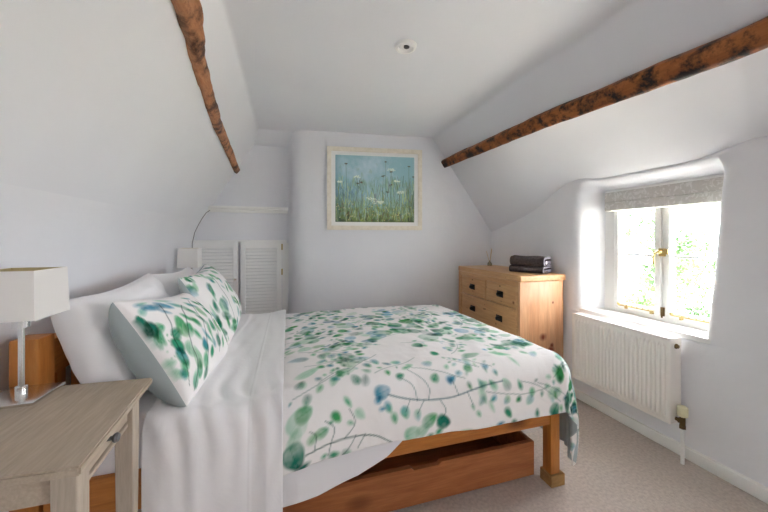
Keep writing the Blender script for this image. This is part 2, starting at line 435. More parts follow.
# ------------------------------------------------------------------ window 1
WX = 2.285
w1 = bpy.data.objects.new('window_1', None); COL.objects.link(w1); w1.location = (WX, 1.425, .660); struct(w1)
def W(o_): return o_
y0w, y1w, zb, zt_ = -.355, .360, .0, .877   # local
bm = bmesh.new()
box(bm, -.02, .07, y0w-.03, y0w+.045, zb, zt_, bev=.004); box(bm, -.02, .07, y1w-.045, y1w+.06, zb, zt_, bev=.004)
box(bm, -.02, .07, y0w+.0455, y1w-.0455, zb, zb+.045, bev=.003); box(bm, -.02, .07, y0w+.0455, y1w-.0455, zt_-.04, zt_+.04, bev=.003)
box(bm, -.01, .07, -.012, .022, zb+.0455, zt_-.0405, bev=.003)
obj('window_frame', bm, M['gloss_white'], w1)
for (a, b) in ((y0w+.045, -.006), (.016, y1w-.045)):
    bm = bmesh.new(); t = .032
    box(bm, -.028, .02, a, a+t, zb+.045, zt_-.04, bev=.004); box(bm, -.028, .02, b-t, b, zb+.045, zt_-.04, bev=.004)
    box(bm, -.0275, .019, a+t, b-t, zb+.046, zb+.045+.036, bev=.002); box(bm, -.0275, .019, a+t, b-t, zt_-.075, zt_-.041, bev=.002)
    box(bm, -.016, .012, a+t, b-t, .418, .434, bev=.003)
    c = obj('casement', bm, M['gloss_white'], w1)
    obj('pane', bx(-.003, .003, a+.02, b-.02, zb+.06, zt_-.06), M['glass'], c, smooth=False)
    # brass stay bar along the bottom rail
    bm = bmesh.new(); box(bm, -.043, -.038, a+.03, a+.26, .064, .071, bev=.001)
    for q in range(5): lathe(bm, [(.004, -.002), (.004, .004)], (-.041, a+.06+.035*q, .072), 8)
    lathe(bm, [(.008, 0), (.009, .012), (.003, .02)], (-.041, a+.255, .07), 12)
    box(bm, -.045, -.026, a+.035, a+.05, .05, .066)
    box(bm, -.045, -.020, a+.20, a+.212, .05, .066)
    obj('window_stay', bm, M['brass'], w1)
# fastener
bm = bmesh.new()
box(bm, -.034, -.026, -.018, .020, .425, .475, bev=.002)
lathe(bm, [(.010, 0), (.012, .010), (.008, .022), (.012, .030), (.006, .038)], (-.034, .002, .452), 16, Matrix.Rotation(-PI/2, 3, 'Y'))
tube(bm, [(-.055, .004, .455), (-.064, .022, .445), (-.066, .028, .415), (-.060, .032, .375)], [.006, .006, .005, .007], 10)
box(bm, -.04, -.026, -.036, -.022, .44, .47, bev=.002)
obj('window_handle', bm, M['brass'], w1)
bm = bmesh.new(); box(bm, -.036, -.026, -.022, .0, .735, .80, bev=.002); tube(bm, [(-.040, -.011, .75), (-.040, -.011, .815)], .005, 8)
obj('top_bolt', bm, M['brass'], w1)
bm = bmesh.new(); box(bm, -.036, -.026, -.012, .008, .050, .105, bev=.002); tube(bm, [(-.040, -.002, .04), (-.040, -.002, .10)], .005, 8)
obj('bottom_bolt', bm, M['darkbrass'], w1)
# sill board: from wall face to frame
obj('window_sill', bx(-.198, -.0205, -.330, .455, -.020, .016, bev=.007, seg=3), M['gloss_white'], w1)
# blind (rolled up) hangs in the recess
t = thing('roman_blind', 'grey patterned fabric blind folded up at the top of the window', 'blind', (2.235, 1.445, 1.395))
bm = bmesh.new()
prof = [(-.024, 0), (-.028, .006), (-.028, .055), (-.024, .060), (-.029, .066), (-.026, .128), (-.002, .136), (.012, .13), (.014, .0), (.0, -.004)]
ra = [bm.verts.new((x, -.372, z)) for x, z in prof]; rb = [bm.verts.new((x, .325, z)) for x, z in prof]
for k in range(len(prof)): bm.faces.new((ra[k], ra[(k+1) % len(prof)], rb[(k+1) % len(prof)], rb[k]))
bm.faces.new(ra); bm.faces.new(rb)
obj('blind_fabric', bm, M['blind'], t)
obj('head_rail', bx(-.018, .02, -.375, .329, .130, .146, bev=.003), M['gloss_white'], t)
bm = bmesh.new(); lathe(bm, [(.010, 0), (.013, .006), (.013, .022), (.008, .03)], (-.012, -.386, .095), 14)
obj('cord_bracket', bm, M['brass'], t)

# ------------------------------------------------------------------ beams
def log(name, pts, w, h, tiltn, m, seed, rough=.16, n=18):
    """irregular hewn beam: pts centre line, w,h lists, tiltn = surface normal it is set in"""
    pts = [Vector(p) for p in pts]
    # resample
    L_ = 70
    C_ = []
    for i in range(L_):
        s = i/(L_-1)*(len(pts)-1); k = min(int(s), len(pts)-2); f = s-k
        C_.append((pts[k].lerp(pts[k+1], f), w[k]+(w[k+1]-w[k])*f, h[k]+(h[k+1]-h[k])*f))
    nn = Vector(tiltn).normalized(); rows = []
    for i, (p, ww, hh) in enumerate(C_):
        d = (C_[min(i+1, L_-1)][0]-C_[max(i-1, 0)][0]).normalized()
        side = d.cross(nn).normalized(); row = []
        for k in range(n+1):
            a = 2*PI*k/n; c, s = math.cos(a), math.sin(a)
            e = .55; cx = math.copysign(abs(c)**e, c); sx = math.copysign(abs(s)**e, s)
            nz = noise.noise(Vector((math.cos(a)*1.1+seed, math.sin(a)*1.1, i*.22)))*rough+noise.noise(Vector((math.cos(a)*2.5+seed, math.sin(a)*2.5, i*.6)))*rough*.5
            row.append(p+side*cx*ww/2*(1+nz)+nn*sx*hh/2*(1+nz))
        rows.append([tuple(v) for v in row])
    P_ = np.array(rows)
    o = grid(name, P_, m)
    bm_ = bmesh.new(); bm_.from_mesh(o.data)
    bmesh.ops.remove_doubles(bm_, verts=bm_.verts[:], dist=1e-5)
    bmesh.ops.holes_fill(bm_, edges=[e for e in bm_.edges if e.is_boundary], sides=0)
    bmesh.ops.recalc_face_normals(bm_, faces=bm_.faces[:])
    bm_.to_mesh(o.data); bm_.free()
    return o
b1 = log('ceiling_beam', [(1.555, 3.02, 1.975), (1.565, 2.3, 1.965), (1.585, 1.6, 1.958), (1.60, .9, 1.925), (1.62, .2, 1.905), (1.63, -1.34, 1.90)],
         [.085, .09, .095, .10, .105, .11], [.085, .09, .09, .09, .095, .10], (.82, 0, .57), M['beam'], 3.1, .14)
tag(b1, 'dark oak beam running along the right-hand slope above the window', 'beam')
def lp(u, v):   # point on the left slope plane (derived from its position)
    return None
b2 = log('ceiling_beam', [(-.495, 3.44, 1.875), (-.47, 2.75, 1.92), (-.45, 2.25, 1.95), (-.425, 1.90, 1.985), (-.40, 1.62, 2.02), (-.372, 1.38, 2.062), (-.352, 1.1, 2.10), (-.33, .6, 2.13), (-.30, -1.34, 2.16)],
         [.062, .068, .070, .066, .072, .094, .100, .105, .11], [.07, .07, .07, .07, .075, .085, .09, .09, .09], (-.857, 0, .516), M['beam2'], 8.7, .22)
tag(b2, 'knotty weathered beam on the left-hand slope above the bed', 'beam')

# ------------------------------------------------------------------ ceiling light
t = thing('recessed_spotlight', 'small round white recessed spotlight in the flat ceiling', 'ceiling light', (.60, 1.60, ZC-.003))
bm = bmesh.new(); lathe(bm, [(.036, -.002), (.042, -.016), (.054, -.013), (.060, .004), (.036, .004)], (0, 0, 0), 40)
obj('trim_ring', bm, M['gloss_white'], t)
bm = bmesh.new(); lathe(bm, [(.0365, -.002), (.030, -.008), (.020, -.006), (.014, .002)], (0, 0, 0), 32); obj('eyeball', bm, M['gloss_white'], t)
bm = bmesh.new(); lathe(bm, [(.001, -.0105), (.015, -.0095), (.015, .0), (.001, .001)], (.004, -.004, 0), 24); obj('bulb', bm, M['dark'], t)

# ------------------------------------------------------------------ watercolour leaf painting
WHITE = np.array(lin(246, 244, 243)[:3])
GREENS = [lin(58, 158, 116), lin(92, 178, 132), lin(38, 136, 108), lin(128, 196, 158), lin(70, 166, 92), lin(150, 206, 176), lin(20, 108, 92)]
BLUES = [lin(66, 150, 176), lin(96, 166, 194), lin(140, 190, 206), lin(52, 134, 160)]
class Cloth:
    def __init__(s, U, V, base=WHITE, seed=0):
        s.U = U.ravel(); s.V = V.ravel(); s.c = np.tile(np.array(base, float), (s.U.size, 1))
        s.n1 = fbm(s.U*22, s.V*22, seed+1, 4); s.n2 = fbm(s.U*60, s.V*60, seed+2, 3)
    def blend(s, idx, a, col):
        a = np.clip(a, 0, 1)[:, None]; s.c[idx] = s.c[idx]*(1-a)+s.c[idx]*(a*np.array(col[:3])[None, :]/WHITE)
    def leaf(s, x, y, ln, wd, ang, col, alpha=.9, col2=None):
        r = max(ln, wd)*1.4
        idx = np.nonzero((np.abs(s.U-x) < r) & (np.abs(s.V-y) < r))[0]
        if not idx.size: return
        dx = s.U[idx]-x; dy = s.V[idx]-y; c, q = math.cos(ang), math.sin(ang)
        p = dx*c+dy*q; w = -dx*q+dy*c
        taper = 1-.25*np.clip(p/ln, -1, 1)
        d = np.sqrt((p/ln)**2+(w/(wd*taper))**2)+.20*s.n1[idx]+.05*s.n2[idx]
        soft = .012/max(wd, .01)
        body = np.clip((1-d)/max(soft, .18), 0, 1)
        rim = np.exp(-((d-.84)/.11)**2)*.22
        a = 1.55*alpha*body*(.66+.30*s.n1[idx]+.12*s.n2[idx]+rim)
        vein = np.exp(-(w/.0022)**2)*(np.abs(p) < ln*.8)*.15
        if col2 is not None:
            k = np.clip(.5+.5*p/ln+.3*s.n1[idx], 0, 1)[:, None]
            cc = np.array(col[:3])*(1-k)+np.array(col2[:3])*k
            A = np.clip(a+vein, 0, 1)[:, None]
            s.c[idx] = s.c[idx]*(1-A)+s.c[idx]*A*cc/WHITE
        else: s.blend(idx, a+vein, col)
    def stem(s, pts, w, col=lin(96, 122, 120), alpha=.75):
        pts = np.array(pts, float)
        # smooth subdivision
        for _ in range(3):
            q = [pts[0]]
            for a, b in zip(pts[:-1], pts[1:]): q += [a*.75+b*.25, a*.25+b*.75]
            pts = np.array(q+[pts[-1]])
        lo = pts.min(0)-w*3; hi = pts.max(0)+w*3
        idx = np.nonzero((s.U > lo[0]) & (s.U < hi[0]) & (s.V > lo[1]) & (s.V < hi[1]))[0]
        if not idx.size: return
        best = np.full(idx.size, 9.)
        for a, b in zip(pts[:-1], pts[1:]):
            ab = b-a; l2 = (ab**2).sum()+1e-12
            k = np.clip(((s.U[idx]-a[0])*ab[0]+(s.V[idx]-a[1])*ab[1])/l2, 0, 1)
            best = np.minimum(best, np.hypot(s.U[idx]-a[0]-k*ab[0], s.V[idx]-a[1]-k*ab[1]))
        s.blend(idx, alpha*np.clip(1.4-best/w, 0, 1), col)
    def sprig(s, x, y, ang, size, blue=.2, n=6, r=None):
        r = r or random
        pts = [(x, y)]; a = ang
        for k in range(n):
            a += r.uniform(-.28, .28); pts.append((pts[-1][0]+math.cos(a)*size/n, pts[-1][1]+math.sin(a)*size/n))
        s.stem(pts, .0028, lin(120, 150, 145), .55)
        for k in range(1, n+1):
            for sd in (-1, 1):
                if r.random() < .2: continue
                la = a+sd*r.uniform(.7, 1.2); l = r.uniform(.018, .042)*(1-.35*k/n)*(size/.3)**.5
                px = pts[k][0]+math.cos(la)*l*1.5; py = pts[k][1]+math.sin(la)*l*1.5
                c = r.choice(BLUES) if r.random() < blue else r.choice(GREENS)
                s.leaf(px, py, l, l*r.uniform(.55, .9), la, c, r.uniform(.5, .95), r.choice(GREENS+BLUES[:1]))

def paint_random(cl, u0, u1, v0, v1, density, r, scale=1.0, blue=.2):
    area = (u1-u0)*(v1-v0)
    for _ in range(int(area*density)):
        x = r.uniform(u0, u1); y = r.uniform(v0, v1)
        k = r.random()
        if k < .38: cl.sprig(x, y, r.choice([0, PI])+r.uniform(-.7, .7), r.uniform(.14, .30)*scale, blue, r.choice([4, 5, 6]), r)
        elif k < .8:
            for q in range(r.choice([1, 2, 3])):
                l = r.uniform(.014, .036)*scale
                cl.leaf(x+r.uniform(-.045, .045)*scale, y+r.uniform(-.04, .04)*scale, l, l*r.uniform(.6, .95), r.uniform(0, PI), r.choice(BLUES) if r.random() < blue else r.choice(GREENS), r.uniform(.4, .9))
        else:
            l = r.uniform(.035, .06)*scale
            cl.leaf(x, y, l, l*r.uniform(.5, .8), r.uniform(0, PI), r.choice(GREENS), r.uniform(.3, .6), r.choice(BLUES+GREENS))

# ------------------------------------------------------------------ drape helper
def drape(a, b, rect, top, R, flare=.05):
    """flat cloth coordinates -> draped over the rectangle rect = (x0,x1,y0,y1)"""
    x0, x1, y0, y1 = rect
    ox = np.where(a > x1, a-x1, np.where(a < x0, a-x0, 0.)); oy = np.where(b > y1, b-y1, np.where(b < y0, b-y0, 0.))
    r = np.hypot(ox, oy); rs = np.where(r > 1e-9, r, 1)
    nx = ox/rs; ny = oy/rs
    q = PI*R/2
    ang = np.clip(r/R, 0, PI/2)
    ext = np.clip(r-q, 0, None)
    out = R*np.sin(ang)+flare*ext*(1-2.6*ext); down = R*(1-np.cos(ang))+ext
    X = np.clip(a, x0, x1)+nx*out; Y = np.clip(b, y0, y1)+ny*out
    return X, Y, top-down, nx, ny, ext

BY0, BY1, BX0, BX1 = 1.25, 2.70, -.80, 1.27    # bed outline
MT = .60                                      # mattress top

# ------------------------------------------------------------------ bed
bed = thing('double_bed', 'orange pine double bed frame with low foot end and slatted headboard', 'bed', (0.23, 1.975, 0))
ox, oy = .23, 1.975
def B(x0, x1, y0, y1, z0, z1, bev=.005): return bx(x0-ox, x1-ox, y0-oy, y1-oy, z0, z1, bev=bev)
obj('side_rail', B(BX0+.07, BX1-.03, BY0+.005, BY0+.033, .295, .42), M['pine'], bed)
obj('side_rail', B(BX0+.07, BX1-.03, BY1-.033, BY1-.005, .295, .42), M['pine'], bed)
obj('foot_rail', B(BX1-.065, BX1-.03, BY0+.07, BY1-.07, .295, .42), M['pine_y'], bed)
for (xa, ya) in ((BX1-.055, BY0-.002), (BX1-.055, BY1-.052)):
    obj('leg', B(xa, xa+.054, ya, ya+.054, .055, .425, .005), M['pine_z'], bed)
    k = obj('leg_block', B(xa-.006, xa+.074, ya-.010, ya+.064, 0, .055, .002), M['block'], bed, smooth=False)
    k['label'] = 'raw wooden block raising the leg'
for ya in (BY0+.015, BY1-.085):
    obj('head_post', B(BX0-.02, BX0+.055, ya, ya+.075, 0, .885, .008), M['pine_z'], bed)
# arched headboard top rail
bm = bmesh.new()
n = 24; ya, yb = BY0+.09-oy, BY1-.085-oy
vt = []
for k in range(n+1):
    f = k/n; y = ya+(yb-ya)*f; h = .85+.045*math.sin(PI*f)
    vt.append([bm.verts.new((BX0-ox+dx, y, z)) for dx, z in ((0, .735), (.032, .735), (.032, h), (0, h))])
for k in range(n):
    for q in range(4): bm.faces.new((vt[k][q], vt[k][(q+1) % 4], vt[k+1][(q+1) % 4], vt[k+1][q]))
bm.faces.new(vt[0]); bm.faces.new(vt[-1])
obj('head_rail', bm, M['pine_y'], bed)
obj('head_rail', B(BX0, BX0+.032, BY0+.09, BY1-.085, .35, .45), M['pine_y'], bed)
for k in range(11):
    y = BY0+.15+k*.113
    obj('head_slat', B(BX0+.005, BX0+.027, y, y+.045, .45, .737, .003), M['pine_z'], bed)
for k in range(9):
    x = BX0+.15+k*.215
    obj('base_slat', B(x, x+.08, BY0+.034, BY1-.034, .385, .402, .002), M['pine_y'], bed)

# mattress
mt = bmesh.new(); box(mt, BX0+.045, BX1-.05, BY0+.02, BY1-.02, .4025, MT, bev=.045, seg=5)
tag(obj('mattress', mt, M['mattress']), 'white-sheeted mattress on the pine bed frame', 'mattress')

# top sheet hanging down the near side under the duvet ------------------------
a = np.linspace(-.40, .62, 120); s = np.linspace(0, 1, 70)
A, Sg = np.meshgrid(a, s, indexing='ij')
hang = np.interp(A, [-.45, -.02, .11, .26, .376, .447, .50, .62], [.17, .225, .24, .28, .335, .39, .40, .40])
R = .035; y0 = BY0+.005
flat0 = y0-(MT+.006-R-hang+PI*R/2)
Bc = flat0+(2.0-flat0)*Sg**1.3
X, Y, Z, nx, ny, ext = drape(A, Bc, (-9, 9, y0, 9), MT+.006, R, .02)
Y = Y-.012*np.clip(ext/.1, 0, 1)*(.4+.6*np.sin(A*19+.6))*.6
o = grid('top_sheet', np.stack([X, Y, Z], -1), M['sheet2'])
md = o.modifiers.new('s', 'SOLIDIFY'); md.thickness = .002; md.offset = 1
tag(o, 'plain pale grey top sheet whose curved hem hangs below the duvet over the side rail', 'bed sheet')

# duvet ---------------------------------------------------------------------
U0, U1 = -.10, 1.27+.50
a = np.linspace(U0, U1, 400); b = np.linspace(.985, 3.0, 420)
A, Bb = np.meshgrid(a, b, indexing='ij')
rect = (-9, 1.225, 1.30, 2.53)
head = np.clip((A-U0)/.45, 0, 1); top = .604+.050*np.sin(np.clip(head*1.2, 0, 1)*PI/2)-.022*np.clip((Bb-1.6)/.9, 0, 1)-.012*np.clip((A-.6)/.6, 0, 1)
# gentle crown and puffs
puff = .010*fbm(A*5, Bb*5, 5, 3)+.004*fbm(A*16, Bb*12, 6, 2)
edge_in = np.clip((1.215-A)/.25, 0, 1)*np.clip((Bb-1.30)/.2, 0, 1)*np.clip((2.60-Bb)/.2, 0, 1)
X, Y, Z, nx, ny, ext = drape(A, Bb, rect, top, .112, .10)
Z = Z+puff*(.35+.65*edge_in)+.006*edge_in
fold = (.018*np.sin((A*ny+Bb*nx)*11+1.0)+.006*np.sin((A*ny+Bb*nx)*23))*np.clip(ext/.2, 0, 1)
X = X+nx*(fold*1.0+.03*np.clip(ext/.3, 0, 1)*np.clip((1.5-Bb)/.3, 0, 1)); Y = Y+ny*fold*.5
near = np.clip((1.3-Bb)/.2, 0, 1)*np.clip((1.215-A)/.2, 0, 1)
Y = Y-.012*near*np.sin(A*9+.4)
Z = np.maximum(Z, .05+.02*np.abs(nx))
Z = Z+.0035*fbm(A*24, Bb*20, 40, 3)*(1-np.clip(-ny, 0, 1))
Y = Y-.005*fbm(A*20, Bb*14, 41, 3)*np.clip(-ny, 0, 1)
cl = Cloth(A, Bb, WHITE, 3)
r = random.Random(21)
paint_random(cl, 0, 1.75, 1.60, 2.95, 95, r, 1.45, .3)
paint_random(cl, 0, .95, 1.30, 1.56, 85, r, 1.1, .25)
paint_random(cl, .95, 1.75, 1.02, 1.6, 62, r, 1.25, .15)
paint_random(cl, 0, 1.0, 1.50, 1.66, 130, r, .95, .2)
G, Bl = GREENS, BLUES
# near side motifs (flat cloth coordinates of the duvet)
NEAR_MOTIFS = True
paint_random(cl, 1.10, 1.80, .98, 1.60, 120, r, 1.2, .2)
paint_random(cl, 0, .95, 1.20, 1.34, 60, r, .9, .25)
cl.stem([(.06, 1.026), (.149, 1.040), (.243, 1.042), (.322, 1.027), (.387, .985)], .0030, lin(70, 110, 100), .85)
for p in ([(.09, 1.03), (.10, 1.085), (.075, 1.10)], [(.15, 1.04), (.17, 1.09), (.13, 1.12)], [(.2, 1.042), (.25, 1.085), (.22, 1.14)],
          [(.243, 1.042), (.215, 1.0), (.19, .985)], [(.15, 1.04), (.14, 1.0)], [(.28, 1.04), (.25, .995)]): cl.stem(p, .0022, lin(84, 120, 112), .7)
cl.stem([(.376, 1.169), (.466, 1.134), (.576, 1.114), (.668, 1.126), (.764, 1.154), (.899, 1.165)], .0036, lin(104, 140, 146), .85)
for p in ([(.50, 1.125), (.49, 1.19), (.44, 1.225)], [(.55, 1.117), (.56, 1.18), (.48, 1.26)], [(.60, 1.114), (.63, 1.07), (.60, 1.04)],
          [(.53, 1.12), (.50, 1.075)], [(.68, 1.128), (.66, 1.19)], [(.72, 1.14), (.74, 1.09)], [(.47, 1.133), (.45, 1.09)]): cl.stem(p, .0022, lin(100, 136, 136), .7)
for (x, y, l, w_, an, c, al, c2) in [
    (.352, 1.180, .036, .030, .3, Bl[3], .95, Bl[0]), (.335, 1.155, .020, .018, 1, Bl[0], .9, None), (.375, 1.12, .034, .020, -1.1, Bl[1], .85, G[1]),
    (.40, 1.075, .034, .022, -1.3, G[1], .6, None), (.35, 1.12, .018, .014, 0, Bl[0], .8, None),
    (.055, 1.165, .034, .030, .3, G[4], .9, G[1]), (.03, 1.145, .050, .040, .9, G[5], .6, None), (.02, 1.09, .040, .024, 1.2, G[3], .7, None), (.215, 1.165, .034, .016, -1, G[3], .8, G[1]),
    (.26, 1.115, .03, .020, -.8, G[3], .7, G[5]), (.17, 1.125, .034, .024, -.9, G[0], .85, G[4]), (.225, 1.09, .020, .012, -.4, G[1], .8, None),
    (.12, 1.085, .028, .022, .4, G[4], .9, G[0]), (.085, 1.075, .026, .018, .8, G[4], .85, None), (.15, 1.11, .014, .012, 0, G[0], .8, None),
    (.02, 1.03, .050, .040, -1.2, G[2], .95, G[6]), (.05, .99, .036, .016, .3, G[6], .9, None), (.16, .995, .026, .018, 0, G[2], .85, G[1]), (.205, .988, .022, .018, 0, G[6], .7, G[3]), (.125, 1.0, .018, .013, .4, G[0], .8, None),
    (.44, 1.235, .024, .020, .2, G[2], .9, G[0]), (.48, 1.275, .030, .018, .2, G[1], .7, G[3]), (.588, 1.205, .025, .022, 1, G[0], .9, None),
    (.445, 1.09, .032, .025, -1.3, Bl[2], .85, G[1]), (.50, 1.07, .026, .017, -1.4, G[1], .85, Bl[2]), (.47, 1.005, .036, .030, .3, G[1], .8, G[5]), (.52, 1.01, .036, .022, .6, G[1], .75, G[3]),
    (.555, 1.045, .040, .026, .5, G[0], .85, G[4]), (.61, 1.030, .038, .032, -.3, G[2], .95, G[6]), (.59, .995, .026, .016, .5, G[0], .9, None), (.55, .985, .022, .014, .4, G[2], .8, None),
    (.66, 1.195, .028, .020, .5, Bl[1], .8, Bl[0]), (.70, 1.215, .022, .016, 0, Bl[2], .8, None), (.74, 1.08, .018, .011, -1.2, G[0], .8, None), (.765, 1.05, .020, .014, -1, G[1], .8, None),
    (.79, 1.12, .040, .018, -1.2, G[3], .8, G[1]), (.83, 1.07, .034, .014, -1.1, G[3], .6, None), (.80, 1.16, .028, .020, .3, G[1], .7, G[3]),
    (.875, .99, .030, .014, .2, Bl[0], .85, Bl[3]), (.915, 1.03, .034, .022, -1, G[2], .85, G[0]), (.945, .99, .018, .014, 0, G[2], .8, None), (.71, .985, .03, .01, .1, G[3], .7, None),
    (.84, 1.235, .020, .018, 0, Bl[1], .85, None), (.97, 1.31, .055, .026, -.4, G[1], .75, G[3]), (1.0, 1.25, .040, .015, -1.2, G[3], .6, None),
    (1.10, 1.30, .024, .018, -1, G[1], .75, None), (1.14, 1.28, .034, .022, .6, Bl[1], .6, G[5]),
    (1.22, 1.16, .045, .03, 1.2, G[1], .85, G[4]), (1.27, 1.05, .06, .032, 1.1, G[2], .9, G[6]), (1.32, 1.12, .05, .03, 1.0, G[0], .85, G[4]), (1.40, 1.04, .05, .035, .8, G[6], .8, Bl[0]), (1.45, 1.15, .05, .03, .5, G[1], .8, Bl[2])]:
    cl.leaf(x, y, l, w_, an, c, al, c2)
du = grid('duvet', np.stack([X, Y, Z], -1), [M['floral'], M['lining']])
setcol(du.data, cl.c)
md = du.modifiers.new('thick', 'SOLIDIFY'); md.thickness = .010; md.offset = -1; md.material_offset = 1; md.use_even_offset = False
tag(du, 'white duvet with green and blue watercolour leaves spread over the foot half of the bed', 'duvet')

# folded-back white sheet between pillows and duvet --------------------------
a = np.linspace(-.445, -.018, 130); b = np.linspace(.78, 3.0, 380)
A, Bb = np.meshgrid(a, b, indexing='ij')
k = (A+.47)/.452
top = .620+.018*np.clip((A+.13)/.10, 0, 1)+.004*k-.014*np.clip((Bb-1.6)/.9, 0, 1)
R = .055
X, Y, Z, nx, ny, ext = drape(A, Bb, (-9, 9, 1.262, 2.66), top, R, .03)
cr = .0055*np.sin(A*85+6*fbm(A*3, Bb*4, 9, 2))*np.exp(-((Bb-1.30)/.22)**2)+.005*fbm(A*12, Bb*6, 12, 3)+.0035*fbm(A*38, Bb*8, 14, 2)
seam = .003*np.exp(-((A+.128)/.004)**2)+.003*np.exp(-((A+.30-.02*np.sin(Bb*3))/.012)**2)
side = np.clip(-ny, 0, 1)
Z = Z+(cr+seam)*(1-side); Y = Y-(.016+(np.clip((A+.13)/.06, 0, 1))*.03+cr*1.6+seam+.004*np.sin(A*16+1)*np.clip(ext/.3, 0, 1))*side
Z = Z+.004*np.sin(A*11)*side
o = grid('turned_back_sheet', np.stack([X, Y, Z], -1), M['sheet'])
md = o.modifiers.new('s', 'SOLIDIFY'); md.thickness = .0035; md.offset = 1
tag(o, 'smooth white sheet folded back across the bed between the pillows and the leafy duvet', 'bed sheet')

# ------------------------------------------------------------------ pillows
def pillow_mesh(name, Wd, Hh, T, mats, seed, painted_front=False, nu=130, nv=96, wr=.006, back=1.0):
    u = np.sin(np.linspace(-1, 1, nu)*PI/2)*.35+np.linspace(-1, 1, nu)*.65; v = np.sin(np.linspace(-1, 1, nv)*PI/2)*.35+np.linspace(-1, 1, nv)*.65
    Uu, Vv = np.meshgrid(u, v, indexing='ij')
    prof = np.clip((1-Uu**2), 0, 1)**.5*np.clip((1-Vv**2), 0, 1)**.5
    prof = prof**.75
    pinch = .055
    Yy = Wd/2*Uu*(1-pinch*(1-Vv**2)); Zz = Hh/2*Vv*(1-pinch*1.3*(1-Uu**2))
    crease = wr*fbm(Uu*3.2, Vv*3.0, seed, 3)+wr*.5*fbm(Uu*9, Vv*8, seed+5, 2)
    corner = (np.abs(Uu)*np.abs(Vv))**2
    crease = crease*(1-corner)
    F = T/2*prof*(1+.10*fbm(Uu*1.6, Vv*1.5, seed+8, 2))+crease*np.clip(prof*2, 0, 1)
    Bk = -(back*T/2*prof*(1+.08*fbm(Uu*1.8, Vv*1.6, seed+9, 2)))+crease*np.clip(prof*2, 0, 1)*.5
    sag = -.010*(1-Uu**2)*np.clip(Vv, 0, 1)
    front = np.stack([F, Yy, Zz+sag], -1); back = np.stack([Bk, Yy, Zz+sag], -1)
    n_, m_ = Uu.shape; idx = np.arange(n_*m_).reshape(n_, m_)
    f = np.stack([idx[:-1, :-1], idx[1:, :-1], idx[1:, 1:], idx[:-1, 1:]], -1).reshape(-1, 4)
    f2 = f[:, ::-1]+n_*m_
    me = bpy.data.meshes.new(name)
    me.from_pydata(np.concatenate([front.reshape(-1, 3), back.reshape(-1, 3)]).tolist(), [], np.concatenate([f, f2]).tolist())
    for mm in mats: me.materials.append(mm)
    mi = np.zeros(len(f)*2, dtype=np.int32)
    if len(mats) > 1: mi[len(f):] = 1
    me.polygons.foreach_set('material_index', mi)
    me.polygons.foreach_set('use_smooth', np.ones(len(f)*2, bool))
    if painted_front:
        ca = Wd*.625*np.arcsin(Uu)*2/PI; cb = Hh*.643*np.arcsin(Vv)*2/PI
        cl = Cloth(np.concatenate([ca.ravel(), ca.ravel()]), np.concatenate([cb.ravel(), cb.ravel()]), WHITE, seed)
        painted_front(cl, Wd, Hh)
        setcol(me, cl.c)
    # weld rims
    bm_ = bmesh.new(); bm_.from_mesh(me); bmesh.ops.remove_doubles(bm_, verts=bm_.verts[:], dist=2e-4); bm_.to_mesh(me); bm_.free()
    me.update(); return me

